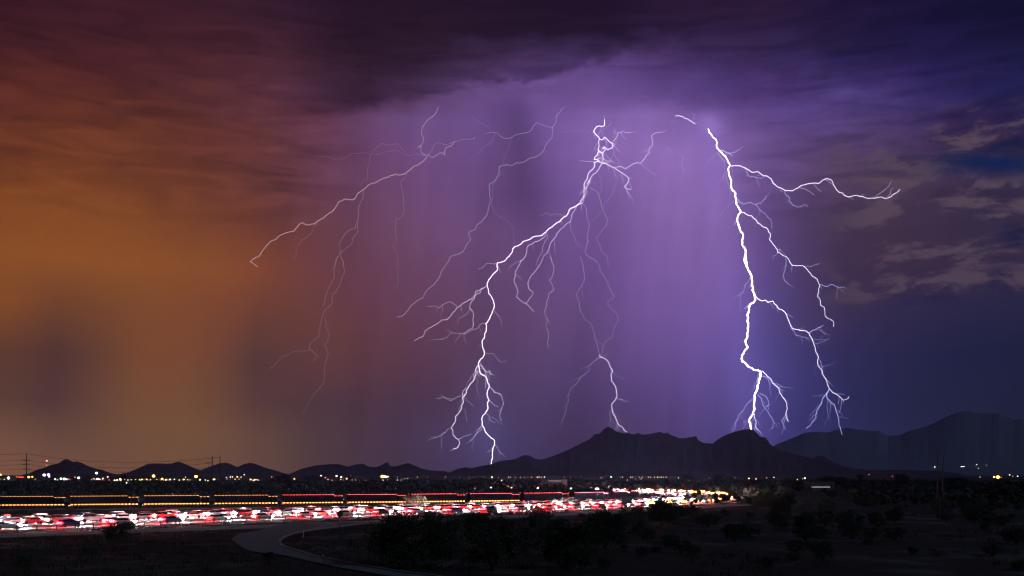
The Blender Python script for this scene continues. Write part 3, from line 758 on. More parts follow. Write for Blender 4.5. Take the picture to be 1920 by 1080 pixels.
def make_truck(top, low):
    r = empty('semi_truck')
    MB().box(-11.0, 4.5, -1.28, 1.28, 1.12, 3.85).build('trailer', M['trailer'], r)
    c = MB().prism([(5.0,.55),(8.3,.55),(8.35,1.0),(8.3,1.75),(7.2,2.0),(6.9,3.0),(6.5,3.4),(5.0,3.6)], -1.2, 1.2)
    c.box(4.55, 5.0, -.5, .5, .7, 1.2); c.build('cab', M['trailer'], r)
    MB().prism([(6.96,2.86),(7.24,2.02),(7.28,2.04),(7.0,2.88)], -1.05, 1.05).build('windscreen', M['glass'], r)
    for x in (-9.8, -8.5, 3.0, 4.3, 7.5):
        for s in (-1, 1): wheel(MB(), x, s*1.08, .5, .3).build('wheel', M['tyre'], r)
    for s in (-1, 1):
        y0, y1 = sorted((s*1.27, s*1.36)); y2, y3 = sorted((s*1.19, s*1.28))
        for k in range(19):
            x = -10.8+k*.98; a, b = (y0, y1) if x < 4.4 else (y2, y3)
            MB().box(x-.36, x+.36, a, b, 3.70 if x < 4.4 else 3.3, 3.79 if x < 4.4 else 3.39).build('marker_lamp', AMBER2 if top == 'amber' else REDM, r)
            if low: MB().box(x-.30, x+.30, a, b, 1.16, 1.46).build('marker_lamp', AMBER, r)
    for s in (-1, 1):
        y0, y1 = sorted((s*.75, s*1.15))
        MB().box(8.3, 8.36, y0, y1, .90, 1.05).build('headlight', TRHEAD, r)
        MB().box(-11.08, -10.98, y0, y1, .95, 1.15).build('tail_light', REDM, r)
    return r
tp = {}; trucks = []
s = 118
while s < TL-150:
    p, d = sample(tr, s, 0); px = 960+F*p.x/p.y
    if -110 < px:
        col = ('red' if px > 500 else 'amber', px < 1000)
        if col not in tp: tp[col] = make_truck(*col); o = tp[col]
        else: o = copy_tree(tp[col])
        o.location = (p.x, p.y, .034); o.rotation_euler = (0, 0, math.atan2(d.y, d.x))
        trucks.append((o, px, col))
    s += 20.0
for i, (o, px, col) in enumerate(trucks):
    tag(o, f"{ordinal(i+1)} dark semi truck from the left in the convoy, {col[0]} marker lamps along its top", 'truck', 'trucks in the convoy behind the highway')

# ------------------------------------------------------------------ roadside furniture
gr = empty('guardrail', (0, 0, 0)); rail = MB(); npost = 0
fr_g = [f for f in hw if f[0] < 330]
for z in (.50, .64):
    rail.tube([tuple(p-n*2.6+Vector((0, 0, z))) for s_, p, d, n in fr_g], .055, 5)
rail.build('rail', M['paintless'], gr)
s = 24
while s < 326 and npost < 96:
    p, d = sample(hw, s, -2.75); MB().box(p.x-.07, p.x+.07, p.y-.07, p.y+.07, -.5, .78).build('post', M['bark'], gr); s += 3.4; npost += 1
tag(gr, 'low steel guardrail on wooden posts along the near edge of the highway', 'guardrail')

def yield_sign(px, base, top, w):
    p = gp(px, base, -.1); d = p.y; r = empty('yield_sign', p)
    ht = CH-(top-HZ)/F*d-p.z; k = w*d/F
    MB().tube([(0, .05, -.4), (0, .05, ht-.1)], .06, 6).build('post', M['sign_dark'], r)
    hw_ = k/2; b = MB(); y0, y1 = -.02, .01; hh = k*.87
    prof = [(-hw_+.08, 0), (hw_-.08, 0), (hw_, -.08), (.07, -hh), (-.07, -hh), (-hw_, -.08)]
    n = len(prof); b.v = [(x, y0, ht+z) for x, z in prof]+[(x, y1, ht+z) for x, z in prof]
    b.f = [tuple(range(n))[::-1], tuple(range(n, 2*n))]+[(i, (i+1) % n, n+(i+1) % n, n+i) for i in range(n)]
    b.build('sign_plate', M['sign_dark'], r)
    tag(r, 'grey back of a downward pointing triangular yield sign beside the exit lane', 'road sign')
yield_sign(637, 990, 960, 14)
def delin(px, base, h, label, m):
    p = gp(px, base, -.05); r = empty('delineator_post', p)
    MB().box(-.06, .06, -.03, .03, -.3, h, .01, 0).build('post', M[m], r)
    MB().box(-.055, .055, -.045, -.033, h-.32, h-.12).build('reflector', M['sign_white'], r)
    tag(r, label, 'marker post', 'marker posts beside the ramp')
delin(569, 1007, 1.0, 'white marker post on the island at the inside of the ramp bend', 'sign_white')
delin(606, 1056, 1.1, 'dark marker post beside the lower straight of the ramp', 'bark')
delin(667, 985, .95, 'thin marker post on the island just right of the yield sign', 'paintless')
delin(340, 990.5, .95, 'marker post beside the exit lane, above the small lone bush', 'paintless')
delin(417, 989, .9, 'marker post beside the exit lane just left of the ramp mouth', 'paintless')

def board_sign(px, py_top, py_bot, w, d, label, m, back, text=None):
    p = Vector(((px-960)/F*d, d, 0)); r = empty('road_sign', p); k = d/F
    z1 = CH-(py_top-HZ)*k; z0 = CH-(py_bot-HZ)*k; ww = w*k/2
    MB().box(-ww, ww, -.03, .03, z0, z1).build('sign_plate', M[m], r)
    for x in (-ww*.6, ww*.6): MB().box(x-.06, x+.06, .035, .14, -.4, z1-.1).build('post', M['paintless'], r)
    if text:
        for (x0, x1, y0, y1) in text:
            MB().box(-ww+2*ww*x0, -ww+2*ww*x1, -.045, -.032, z0+(z1-z0)*y0, z0+(z1-z0)*y1).build('lettering', M['black'], r)
    tag(r, label, 'road sign')
board_sign(1176, 930, 943.5, 20, 297, 'square dark back of a road sign silhouetted against the glaring headlights', 'sign_dark', True)
board_sign(1397.5, 927.5, 935.5, 6.5, 420, 'small white upright sign with dark lettering right of the highway curve', 'sign_white', False, [(.2,.8,.62,.82),(.2,.65,.30,.48)])
board_sign(1369, 934, 937, 5, 408, 'small amber lit marker board at the outside of the curve', 'sign_white', False)

# utility poles
def pole(px, top, base_d, r0, label, arms=(), armw=0, glow=None):
    p = Vector(((px-960)/F*base_d, base_d, -.15)); r = empty('utility_pole', p); k = base_d/F
    h = CH-(top-HZ)*k+.15
    MB().tube([(0, 0, -1), (0, 0, h*.5), (0, 0, h)], [r0*1.15, r0, r0*.75], 10).build('post', M['wood'], r, True)
    for a in arms:
        z = CH-(a-HZ)*k+.15
        cr = MB().box(-armw*k, armw*k, -.12, .12, z-.12, z+.12); cr.build('crossarm', M['wood'], r)
        for s in (-1, 1):
            for q in (.55, .98): MB().tube([(s*armw*k*q, 0, z+.12), (s*armw*k*q, 0, z+.75)], .12, 6).build('insulator', M['sign_dark'], r)
    tag(r, label, 'utility pole'); return r
pole(49.5, 850.5, 600, .30, 'tall wooden power pole with three crossarms near the left edge', (863.5, 871.5, 880), 6.3)
pole(398, 855.5, 470, .30, 'left and thicker of the paired bare wooden poles above the amber lights')
pole(412.5, 856, 478, .27, 'right of the paired bare wooden poles above the amber lights')
pole(391.5, 866, 800, .18, 'slim distant pole with short crossarms just left of the paired poles', (867.5, 885), 4.5)
pole(1758, 857, 229, .17, 'left and nearer of two bare poles standing in the dark field at right')
pole(1768, 857, 252, .15, 'right and farther of two bare poles standing in the dark field at right')
pole(279, 864, 1100, .14, 'tiny mast on the low hill skyline above the town lights')
def wire(pts, label, r=.05):
    P = []
    for a, b in zip(pts, pts[1:]):
        for k in range(14):
            t = k/14; P.append(a.lerp(b, t)-Vector((0, 0, (b-a).length*.018*4*t*(1-t))))
    P.append(pts[-1]); o = MB().tube(P, r, 4).build('power_line', M['cable']); tag(o, label, 'power line', 'power lines between the poles at left')
wn = ['top', 'second', 'third', 'fourth']
for i, y in enumerate((850.5, 862.5, 870.5, 879)):
    q = at(49.5, y, 600); far_ = at(398, (859, 868, 876, 884)[i], 478)
    near_ = q+Vector((-120, -28, 1))
    wire([near_, q, far_], f'{wn[i]} power line of the stack, sagging from the crossarm pole to the paired poles', .085)
wire([at(398, 857.5, 470), at(412.5, 857.5, 478)], 'short tie wire joining the tops of the paired poles', .07)
bt = empty('beacon_mast', (at(88, 893, 2400).x, 2400, -.15))
h_ = at(88, 864, 2400).z
MB().tube([(0, 0, 0), (0, 0, h_)], [.35, .18], 6).build('mast', M['paintless'], bt)
for y, rr in ((864, 1.5), (872, .9)): MB().sphere((0, -1.0, at(88, y, 2400).z+.15), rr, 8, 6).build('beacon_lamp', emis('beacon_light', (1, .12, .16), 12 if rr > 1 else 5, False), bt)
tag(bt, 'tall thin mast with two red beacon lamps right of the crossarm pole', 'mast')
# ------------------------------------------------------------------ town lights and buildings
LC = {'white': ((1, .97, .92), 'white'), 'cream': ((1, .70, .38), 'cream'), 'amber': ((1, .46, .10), 'amber'), 'orange': ((1, .45, .08), 'bright orange'),
      'cyan': ((.70, 1, .92), 'cool greenish'), 'pink': ((1, .62, .62), 'pinkish'), 'violet': ((.58, .34, 1), 'violet'), 'red': ((1, .07, .05), 'red'),
      'yellow': ((1, .85, .22), 'yellow'), 'green': ((.25, .85, .45), 'dim green'), 'blue': ((.25, .3, 1), 'dim blue')}
LIGHTS = '''7 894 2.5 cream|1 890 3 orange|16 896 5 white|11 895.5 3 cream|22 894.6 1.5 cream|31 894 1.5 amber|54 894.6 4.5 amber|60.6 894 3.5 amber|83 890.6 5.5 white|91 890 5.5 violet|92.3 893.5 3.5 white|79.6 895 2.5 cream|103.5 898.5 3 cyan|114.5 897.5 4 cyan|120.6 898 5 cyan|125 898.7 3 cyan|129 898 2 red|147.5 896 4.5 white|140.6 894.7 2 amber|181 887 5 pink|176 897.5 2 cream|183 898 4 pink|187 898.6 2.4 white|193 897 3 amber|202 894 2.5 white|205 900 2 red|215 900.6 3 cream|219.5 900.4 3.5 cream|225.6 898.7 4 cream|234 899 3 pink|237 905 3 pink|240 900 2 pink|246 899.6 1.6 cream|254 899 1.8 amber|262 899.6 2.4 amber|266 899 3 yellow|275 898.7 3 amber|288 892.5 5 orange|282 899.5 2 amber|294 899 2 amber|304 898 4.5 amber|311 899.5 3 cream|319 899 3 cream|327 898.7 2 cyan|336 900 2 cream|344.5 899 3 yellow|348 894.5 1.5 white|352 899.5 2 amber|367.5 893.5 5 orange|375 899.5 3 cream|385 900 2 green|399 899 3 yellow|402 898.7 3 yellow|424.5 895 2 blue|432 894.5 2 cream|436 894.3 2 yellow|445 894 3 amber|452 894.5 2 cream|458 890 2 white|470 899 3 cream|477.5 899.5 3 cream|482 899.5 2 cream|509.5 894 2 amber|552 898 3 amber|575 900 3 cream|602 892 2.4 white|610 895.5 1.8 amber|615 899 2 amber|631 892.5 3.2 white|640 894.5 3 white|639 899 1.6 cyan|650 897.5 3 amber|655 896 1.6 cream|667 900 1.5 amber|685 900.5 1.2 cream|717 893.3 5.5 orange|722.5 894 5 white|727 893.6 3 cream|745 894.5 1.4 amber|745 900 1.6 cyan|752 900 1.5 green|764 897 2 amber|758 897.5 1.3 cream|782.5 894.5 1.5 cream|802 894.5 1.1 amber|835 894.5 1.6 amber|862 894.5 1.2 amber|880 894.6 1 amber|889 894.6 1 amber|903 894.6 1.6 amber|907 894.7 1.6 amber|922.5 894.7 2.6 cream|934.5 894.6 1 amber|940.5 900.5 2 yellow|954 894.6 1.6 cream|957.5 894.6 1.3 cream|966 894.6 1.3 amber|976 894.6 1.3 amber|983 894.6 1.3 amber|990 894.6 .9 amber|997 894.6 1.5 amber|1007.5 894.6 2 cream|1011 894.4 1.6 yellow|1015 894.6 1.5 amber|1021 894.4 2 white|1058 894.6 1.4 amber|1070 894.8 1 amber|1090 894.3 .9 cream|1127 896 1.5 cream|1145.5 894.3 3 white|1163 894.7 1.1 amber|1167 894.5 1.5 cream|1182.5 894.6 1.7 amber|1185.5 894.5 1.5 amber|1199 894.8 1.3 amber|1204 894.5 1.5 cream|1215.5 894.4 1.6 amber|1219.5 894.6 1.4 yellow|1227 894.7 1.5 amber|1232.5 894.6 1.7 yellow|1236 894.7 1.5 amber|1240 894.6 1.7 yellow|1244 894.5 1.4 cream|1249 894.5 1.7 cream|1272 896 1.8 yellow|1176 900 1.3 cream|1191 898 1.1 cream|1202 898 1.4 yellow|1319 896 1 amber|1329.5 896.5 1.5 amber|1378 896 1.3 amber|1404 897 2.6 cream|1417.5 898 2.2 yellow|1437.5 896 1.6 amber|1451 895 2.2 cream|1495 899 1.7 yellow|1509 896.5 3 cream|1505 897.8 1.2 green|1629.5 890 1.8 red|1673 893 1.8 red|1864 894.2 3 orange|1871 894.5 5.5 orange|1893 890.5 2.3 cream|1899 892.8 1.4 amber|1908 893 2.2 white|1837.5 894.5 1.5 amber|1899 908 1.3 white|1877 895 1.6 amber'''
lm = {}
def lamp_mat(c, st):
    if (c, st) not in lm: lm[(c, st)] = emis(c+'_lamp_light', LC[c][0], st, sample=False)
    return lm[(c, st)]
rt = random.Random(5); used = {}
L = [l.split() for l in LIGHTS.split('|')]; L = sorted((float(a), float(b), float(c), k) for a, b, c, k in L)
groups_ = {}
def region(x):
    return ('lights at the far left' if x < 50 else 'lights under the twin butte' if x < 165 else 'lights left of the long hill' if x < 262 else 'lights under the long low hill' if x < 385
            else 'lights by the paired poles' if x < 520 else 'lights under the low hill chain' if x < 700 else 'lights right of the orange glare' if x < 820 else 'lights under the dark foothill' if x < 1045
            else 'lights under the long mountain' if x < 1300 else 'lights under the second summit' if x < 1530 else 'lights at the far right')
for (x, y, s, c) in L:
    d = rt.uniform(1150, 1500) if y < 896 else rt.uniform(900, 1150)
    z = CH-(y-HZ)/F*d
    if z < 2.2: d = (CH-2.5)*F/(y-HZ); z = 2.5
    r = empty('street_lamp', (at(x, y, d).x, d, -.15)); k = d/F
    rad = max(.30, s*k*(.50 if c != 'orange' else .60))
    st = 5 if s >= 4 else 3.5 if s >= 2.5 else 2.8 if s > 1.4 else 2.2
    if c in ('orange',): st = 7
    if c in ('red', 'blue', 'green'): st = 3
    MB().tube([(0, 0, 0), (0, 0, z+.15)], [.12, .08], 6).build('post', M['paintless'], r)
    MB().sphere((0, -.1, z+.15), rad, 8, 6, .8).build('lamp_head', lamp_mat(c, st), r)
    groups_.setdefault((region(x), c), []).append(r)
    sz = 'big' if s >= 4 else 'medium' if s >= 2.5 else 'small' if s > 1.4 else 'tiny'
    r['_s'] = sz
for (rg, c), rs in groups_.items():
    by = {}
    for r in rs: by.setdefault(r['_s'], []).append(r)
    for sz, q in by.items():
        for i, r in enumerate(q):
            wh = f"{ordinal(i+1)} from left of the " if len(q) > 1 else "the only "
            tag(r, f"{wh}{sz} {LC[c][1]} lamp{'s' if len(q) > 1 else ''} among {rg}", 'street lamp', 'lamps of the distant town')
            del r['_s']

# lamps and houses on the slope at the right
def slope_lamp(x, y, s, c, label, w=1):
    dg = bpy.context.evaluated_depsgraph_get()
    me = far_r.data; best = None
    # nearest vertex column on the front slope whose height is just under the sight line
    for v in me.vertices:
        if v.co.y > 13400: continue
        px = 960+F*v.co.x/v.co.y
        if abs(px-x) > 4: continue
        zz = CH-(y-HZ)/F*v.co.y
        e = abs((zz-12)-v.co.z)
        if best is None or e < best[0]: best = (e, v.co.y, v.co.z)
    d = best[1]; z = CH-(y-HZ)/F*d; base = min(best[2], z-6)-3
    r = empty('street_lamp', (at(x, y, d).x, d, base)); k = d/F
    MB().tube([(0, 0, 0), (0, 0, z-base)], [1.0, .6], 5).build('post', M['paintless'], r)
    b = MB()
    if w > 1: b.box(-w*k/2, w*k/2, -6, 0, z-base-2, z-base+3)
    else: b.sphere((0, -5, z-base), s*k*.42, 8, 6)
    b.build('lamp_head', lamp_mat(c, 4), r); tag(r, label, 'street lamp', 'lamps on the right hillside')
for x, y, s, c, lb, w in [(1752.5,875.5,2.2,'white','white hillside lamp just left of the two bare field poles',1),(1793,877,1.3,'amber','tiny amber hillside lamp just left of the elongated white light',1),(1805,875,1.5,'white','elongated white light bar on the hillside right of the bare poles',7),
    (1831,871,1.6,'white','highest white lamp on the right hillside',1),(1834,878,1.3,'cream','cream hillside lamp right below the highest one',1),(1862,877,1.4,'cream','cream hillside lamp right above the orange glare at right',1),(1849,872,1.0,'cream','faint cream hillside lamp between the highest one and the orange glare',1)]:
    slope_lamp(x, y, s, c, lb, w)

def building(x0, x1, top, d, label, wm='wall', lit=(), strip_=None, kind='building', rf=.35):
    k = d/F; w = (x1-x0)*k; h = CH-(top-HZ)*k; dep = min(24, max(9, w*.6))
    r = empty(kind, (((x0+x1)/2-960)*k, d+dep/2, -.15))
    MB().box(-w/2, w/2, -dep/2, dep/2, -.5, h).build('wall', M[wm], r)
    MB().box(-w/2-.4, w/2+.4, -dep/2-.4, dep/2+.4, h, h+rf).build('roof', M['roof'], r)
    n = max(2, min(9, int(w/5)))
    for i in range(n):
        x = -w/2+w*(i+.5)/n; m_ = lamp_mat(*lit[i % len(lit)]) if lit and lit[i % len(lit)] else M['glass']
        MB().box(x-.9, x+.9, -dep/2-.06, -dep/2-.004, h*.40, h*.40+1.3).build('window', m_, r)
    MB().box(-w/2+.8, -w/2+1.9, -dep/2-.07, -dep/2-.003, -.3, 2.1).build('door', M['sign_dark'], r)
    if strip_: MB().box(-w/2+w*strip_[0], -w/2+w*strip_[1], -dep/2-.5, -dep/2-.1, h*strip_[2], h*strip_[2]+strip_[3]).build('light_strip', lamp_mat(strip_[4], strip_[5]), r)
    tag(r, label, 'building'); return r
building(1017, 1063, 899, 640, 'low grey building with a short pale light strip, left of the highway curve', 'wall2', (), (.25, .75, .86, .35, 'white', .22))
building(1517, 1565, 903.5, 600, 'low canopy building with a long pale blue light strip, in the dark field at right', 'wall2', (), (.10, .82, .42, .6, 'white', .26))
A = ('amber', .8); Cc = ('cream', 1.2)
for a, b, t, d, lb, li in [(-12,20,893,1350,'dark building at the left edge under the first white lamps',(Cc,)),(32,46,894,1250,'low building with a red glow strip just left of the crossarm pole',(None,)),(62,78,893,1400,'dark building right of the crossarm pole',(A,None)),
      (96,112,895,1300,'low building right of the violet lamp',(None,Cc)),(126,145,894.5,1350,'building right of the greenish white lamps',(A,None)),(168,196,895,1380,'building under the single high pinkish lamp',(Cc,A)),(210,232,896.5,1200,'building among the cream lamps left of the long hill',(Cc,Cc,A)),
      (258,284,896,1300,'building left of the first orange glare',(A,A,None)),(296,326,895.5,1250,'wide building right of the first orange glare',(Cc,A)),(338,360,896,1280,'building left of the second orange glare',(A,None,Cc)),(384,408,896.5,1150,'building with yellow windows behind the paired poles',(('yellow',1.5),)),
      (422,452,893,1420,'large dim building right of the paired poles',(A,A,Cc)),(470,490,896,1200,'low building left of the dark tree clump',(Cc,)),(606,628,896,1250,'building under the two white floodlights',(A,)),(640,664,895,1300,'building right of the white floodlights',(A,None)),(704,732,895.5,1300,'building under the biggest orange glare',(Cc,)),
      (1440,1470,897,1100,'dark low house under the second summit',(None,)),(1776,1800,899,1000,'dark low house right of the two bare poles',(None,)),(1880,1912,898,1000,'dark low house right of the orange glare at right',(None,))]:
    o = building(a, b, t, d, lb, rt.choice(['wall', 'wall2']), li, (.1, .9, .9, 1.0, 'red', 2.2) if 'red glow' in lb else None)
    o['group'] = 'low buildings of the distant town'

# ------------------------------------------------------------------ vegetation
def leaf_cloud(lobes, n, size, rnd):
    mb = MB()
    tot = sum(l[3] for l in lobes)
    for (cx, cy, cz, rr, sq) in lobes:
        for _ in range(int(n*rr/tot)):
            u = Vector((rnd.gauss(0, 1), rnd.gauss(0, 1), rnd.gauss(0, 1))).normalized()*rr*(rnd.random()**.45)
            p = Vector((cx+u.x, cy+u.y, cz+u.z*sq))
            p += Vector((noise.noise(p*1.7), noise.noise(p*1.7+Vector((9, 0, 0))), noise.noise(p*1.7+Vector((0, 9, 0)))))*rr*.35
            if p.z < .05: p.z = rnd.uniform(.05, .4)
            a = Vector((rnd.uniform(-1, 1), rnd.uniform(-1, 1), rnd.uniform(-.6, 1))).normalized()*size*rnd.uniform(.6, 1.5)
            b_ = a.cross(Vector((rnd.uniform(-1, 1), rnd.uniform(-1, 1), rnd.uniform(-1, 1)))).normalized()*size*rnd.uniform(.25, .6)
            q = len(mb.v); mb.v += [tuple(p-b_), tuple(p+a), tuple(p+b_), tuple(p-a*.6)]
            mb.f.append((q, q+1, q+2, q+3))
    return mb
def make_plant(kind, h, w, seed, leaf='leaf', nleaf=1400):
    rnd = random.Random(seed); r = empty(kind)
    st = MB(); lobes = []
    tree = kind == 'tree'
    z0 = h*.28 if tree else 0
    if tree: st.tube([(0, 0, -.4), (rnd.uniform(-.1, .1), 0, z0)], [h*.035, h*.026], 7)
    nb = 9 if tree else 11
    for k in range(nb):
        a = 2*math.pi*k/nb+rnd.uniform(-.3, .3); R = w/2*rnd.uniform(.45, .78); zz = h*rnd.uniform(.52, .82)
        e = (R*math.cos(a), R*math.sin(a), zz); mid = (e[0]*.45, e[1]*.45, z0+(zz-z0)*.55+rnd.uniform(-.1, .1)*h)
        st.tube([(0, 0, z0-.05 if tree else -.15), mid, e], [h*.018, h*.012, h*.004], 5)
        lobes.append((*e[:2], zz*.93, w*rnd.uniform(.15, .23), .75))
    for k in range(4): lobes.append((rnd.uniform(-.2, .2)*w, rnd.uniform(-.2, .2)*w, h*rnd.uniform(.66, .84), w*rnd.uniform(.14, .2), .7))
    if tree:
        for k in range(9): a = k*.7; lobes.append((.34*w*math.cos(a), .34*w*math.sin(a), h*rnd.uniform(.22, .42), w*rnd.uniform(.15, .20), .9))
    if not tree:
        for k in range(5): a = k*1.3; lobes.append((.28*w*math.cos(a), .28*w*math.sin(a), h*.3, w*.16, .8))
    st.build('trunk' if tree else 'stem', M['bark'], r)
    leaf_cloud(lobes, nleaf, .10*(1+h*.12), rnd).build('crown' if tree else 'foliage', M[leaf], r)
    return r
rv = random.Random(3)
V = {'tree': [make_plant('tree', 6, 8, 11, 'leaf', 9000), make_plant('tree', 5.6, 8.5, 12, 'leaf2', 6500), make_plant('tree', 6.5, 6.5, 13, 'leaf', 7500)],
     'shrub': [make_plant('shrub', 2.4, 3.6, 21, 'leaf', 2600), make_plant('shrub', 2.2, 3.2, 22, 'leaf2', 2200), make_plant('shrub', 2.6, 3.0, 23, 'leaf', 1300), make_plant('shrub', 1.8, 3.4, 24, 'leaf', 1200)]}
DIM = {'tree': [(6, 8), (5.6, 8.5), (6.5, 6.5)], 'shrub': [(2.4, 3.6), (2.2, 3.2), (2.6, 3.0), (1.8, 3.4)]}
first = set()
def plant(kind, i, x, y, w, h, label=None, group=None):
    src = V[kind][i]
    if (kind, i) in first: o = copy_tree(src)
    else: first.add((kind, i)); o = src
    W0, H0 = DIM[kind][i][1], DIM[kind][i][0]
    o.location = (x, y, ground_z(x, y)-.05); o.rotation_euler = (0, 0, rv.uniform(0, 6.28)); o.scale = (w/W0*1.0, w/W0*1.0, h/H0)
    for k in ('label', 'category', 'group'):
        if k in o.keys(): del o[k]
    if label: tag(o, label, 'tree' if kind == 'tree' else 'shrub', group)
    return o
def plant_px(kind, i, px, base, wpx, hpx, label, group=None):
    p = gp(px, base, -.1); k = p.y/F
    return plant(kind, i, p.x, p.y, wpx*k, hpx*k, label, group)
plant_px('shrub', 0, 222, 1013, 62, 35, 'lone round bush standing against the left part of the lit highway')
plant_px('tree', 0, 775, 1062, 165, 108, 'largest dark bushy tree in the foreground, right of the ramp, in front of the road')
plant_px('tree', 1, 838, 1040, 95, 82, 'grey green tree just right of the largest foreground tree')
plant_px('shrub', 0, 905, 1000, 90, 40, 'wide low bush between the largest tree and the pale grey bushes')
plant_px('shrub', 2, 925, 1068, 125, 92, 'dark tall bush at the bottom, right of the largest tree')
plant_px('tree', 1, 1010, 1042, 105, 98, 'pale grey green tree in front of the highway near the middle')
plant_px('tree', 2, 1068, 1066, 105, 105, 'tall dark tree right of the pale grey green one in the foreground')
plant_px('tree', 2, 1135, 1030, 90, 80, 'slender dark tree in front of the highway left of the square sign back')
plant_px('tree', 1, 1188, 1000, 70, 52, 'sparse grey tree lit by headlights below the square sign back')
plant_px('tree', 2, 1240, 985, 60, 55, 'dark tree just right of the glaring headlights below the curve')
plant_px('shrub', 0, 1262, 972, 60, 26, 'wide bush at the start of the curve, below the orange lit cars')
plant_px('tree', 2, 776, 957, 44, 33, 'small dark tree beyond the highway above the largest foreground tree')
plant_px('tree', 0, 1095, 938, 90, 24, 'broad dark tree beyond the highway left of the far end of the loop')
plant_px('tree', 2, 1130, 937, 44, 22, 'narrow tree hiding the far end of the highway loop')
plant_px('tree', 1, 1062, 949, 60, 18, 'low headlight lit tree in the median left of the curve')
plant_px('shrub', 1, 1225, 941, 50, 10, 'low dark bush inside the highway loop')
plant_px('tree', 0, 1445, 950, 60, 24, 'roundish tree outside the highway curve, right of the small white sign')
for x, t, w, lb in [(532,888,30,'left of the two dark town tree clumps near the amber lights'),(585,888,34,'right of the two dark town tree clumps near the amber lights'),(162,889,16,'dark tree among the lamps right of the twin peaked butte'),(657,888,8,'thin dark tree right of the white floodlights'),
      (1290,888,30,'left dark tree on the horizon below the second summit'),(1318,887.5,34,'broad dark tree on the horizon below the second summit'),(1348,884,20,'tallest pointed dark tree on the horizon below the second summit'),(1365,889,24,'right low dark tree on the horizon below the second summit'),(1140,889,14,'round dark tree beside the bright cream light mid horizon'),(1612,886,12,'tall narrow dark tree left of the right red lamps'),(1690,888,26,'dark horizon tree near the red lamps at right'),(232,884,9,'small dark palm like tree left of the long hill'),(900,891,40,'low dark tree mass under the dark foothill'),(1790,893,40,'dark horizon tree right of the bare poles'),(1560,891,50,'dark horizon tree behind the canopy building')]:
    d = 880; k = d/F; plant('tree', rv.randrange(3), (x-960)*k, d, w*k*1.1, CH-(t-HZ)*k, lb, 'trees on the horizon')
# scattered desert shrubs in the fields
cells = {}; cnt = 0; tries = 0; shr = []
while cnt < 215 and tries < 9000:
    tries += 1
    d = 100*math.exp(rv.random()**.85*math.log(5.2)); px = rv.uniform(-60, 1980); x = (px-960)/F*d; base = HZ+CH*F/d
    if dist_paved(x, d) < 2.5: continue
    right = px > 1270+ (0 if d < 330 else 130)
    hmax = 3.4 if right else 2.2
    h = rv.uniform(1.0, hmax)*(1 if d > 140 else .8)
    topy = base-h*F/d
    if not right and topy < 1002 and px < 880 and d < 240: continue
    if px < 880 and d < 200 and rv.random() < .45: continue
    if not right and 200 < d < 330 and h > 1.4: h = rv.uniform(.8, 1.4)
    if any((q.x-x)**2+(q.y-d)**2 < 5 for q in shr): continue
    shr.append(Vector((x, d, 0))); cnt += 1
    i = rv.randrange(4); w = h*rv.uniform(1.2, 1.9)
    zone = ('lower left dark verge' if px < 560 else 'island inside the ramp' if px < 700 and d < 190 else 'thicket right of the ramp' if px < 1150 and d < 220 else 'field beyond the highway' if px < 1300 else 'right hand dark field')
    dep = 'nearest' if d < 125 else 'near' if d < 165 else 'middle distance' if d < 240 else 'farther' if d < 340 else 'far'
    o = plant('shrub', i, x, d, w, h)
    o['_z'] = zone; o['_d'] = dep; o['_p'] = px; shr[-1] = Vector((x, d, 0)); cells.setdefault((zone, dep), []).append(o)
for (zone, dep), q in cells.items():
    q.sort(key=lambda o: o['_p'])
    for i, o in enumerate(q):
        tag(o, f"{ordinal(i+1)} from left of the {dep} {'grey green' if 'grey' in o.children[1].data.materials[0].name else 'dark'} shrubs in the {zone}".replace('the middle', 'the middle'), 'shrub', 'desert shrubs scattered over the fields')
        for k in ('_z', '_d', '_p'): del o[k]
# taller trees scattered in the right field
for i in range(34):
    d = rv.uniform(230, 620); px = rv.uniform(1400, 1960) if d > 380 else rv.uniform(1330, 1960); x = (px-960)/F*d
    h = rv.uniform(3, 5.4); 
    if dist_paved(x, d) < 6: continue
    plant('tree', rv.randrange(3), x, d, h*rv.uniform(1.1, 1.5), h, f"{ordinal(i+1)} nearest of the scattered dark trees in the right hand field", 'scattered trees in the right field')['_d'] = d
tl = sorted([o for o in C.objects if o.get('group') == 'scattered trees in the right field'], key=lambda o: o['_d'])
for i, o in enumerate(tl): o['label'] = f"{ordinal(i+1)} nearest of the scattered dark trees in the right hand field"; del o['_d']

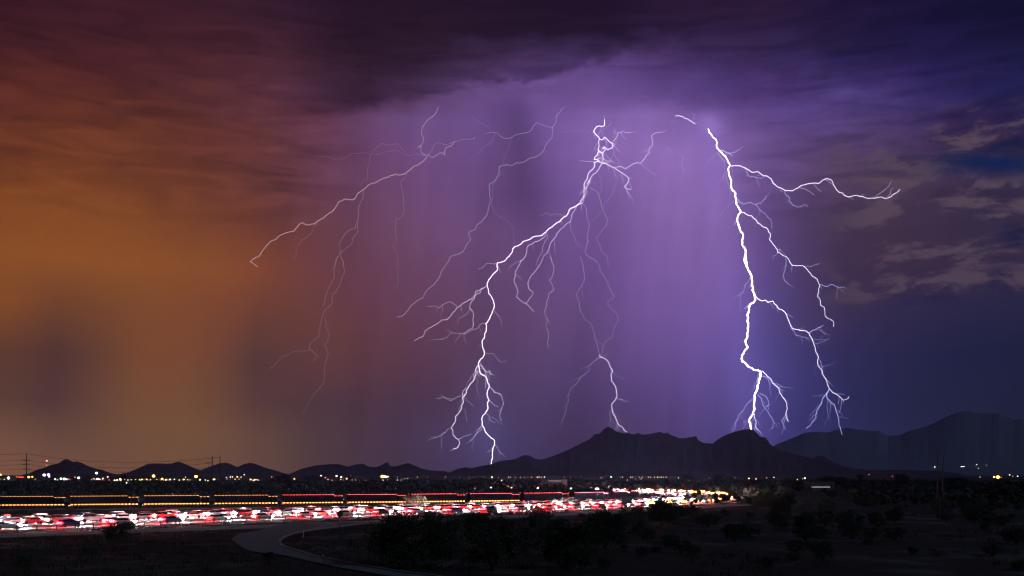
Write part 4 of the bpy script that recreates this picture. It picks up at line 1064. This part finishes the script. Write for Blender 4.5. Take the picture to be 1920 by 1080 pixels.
# ground cover nobody could count
gm = MB()
def tuft(x, y, h, n, spread):
    z = ground_z(x, y) if y < 500 else -.12
    for _ in range(n):
        a = rv.uniform(0, 6.28); s = rv.uniform(.2, 1)*spread; px_, py_ = x+s*math.cos(a), y+s*math.sin(a)
        hh = h*rv.uniform(.5, 1.2); q = len(gm.v); b = rv.uniform(0, 3.14); ww = .05+.02*h
        gm.v += [(px_-ww*math.cos(b), py_-ww*math.sin(b), z-.05), (px_+ww*math.cos(b), py_+ww*math.sin(b), z-.05), (px_+rv.uniform(-.3, .3)*h, py_+rv.uniform(-.3, .3)*h, z+hh)]
        gm.f.append((q, q+1, q+2))
k = 0
while k < 2600:
    d = rv.uniform(97, 250); px = rv.uniform(-20, 1100) if rv.random() < .7 else rv.uniform(1100, 1940); x = (px-960)/F*d
    if dist_paved(x, d) < .8: continue
    if px > 900 and noise.noise(Vector((x*.06, d*.06, 7))) < .1: k += .2; continue
    tuft(x, d, rv.uniform(.25, .6), 7, .7); k += 1
tag(gm.build('grass', M['grass']), kind='stuff')
sm = MB()
for k in range(5200):                                        # far scrub that reads as one dark mat
    d = 330*math.exp(rv.random()*math.log(4.2)); px = rv.uniform(-60, 1980); x = (px-960)/F*d
    if (d < 800 and dist_paved(x, d) < 3) or (1480 < px < 1605 and d < 610): continue
    hmax = 2.2 if (px < 1300 and d < 520) else 4.6
    h = rv.uniform(1.0, hmax); w = h*rv.uniform(.8, 1.4)
    for _ in range(9):
        u = Vector((rv.gauss(0, 1), rv.gauss(0, 1), rv.gauss(0, 1))).normalized()
        c = Vector((x+u.x*w*.6, d+u.y*w*.6, h*.5+u.z*h*.4)); a = Vector((rv.uniform(-1, 1), rv.uniform(-1, 1), rv.uniform(-.5, 1))).normalized()*h*.42
        b = a.cross(Vector((rv.uniform(-1, 1), rv.uniform(-1, 1), rv.uniform(-1, 1)))).normalized()*h*.3
        q = len(sm.v); sm.v += [tuple(c-b), tuple(c+a), tuple(c+b), tuple(c-a)]; sm.f.append((q, q+1, q+2, q+3))
tag(sm.build('scrub', M['leaf']), kind='stuff')
# ------------------------------------------------------------------ haze
hz = MB().box(-9600, 11600, -300, 16500, -10, 3300).build('haze', bpy.data.materials.new('haze_air')); tag(hz, kind='stuff')
hm = hz.data.materials[0]; hm.use_nodes = True
for n in list(hm.node_tree.nodes):
    if n.type == 'BSDF_PRINCIPLED': hm.node_tree.nodes.remove(n)
pv = hm.node_tree.nodes.new('ShaderNodeVolumePrincipled'); pv.inputs['Density'].default_value = HAZE_DENS
pv.inputs['Color'].default_value = (.42, .50, 1.0, 1); pv.inputs['Anisotropy'].default_value = .6
out = [n for n in hm.node_tree.nodes if n.type == 'OUTPUT_MATERIAL'][0]
hm.node_tree.links.new(pv.outputs[0], out.inputs['Volume'])
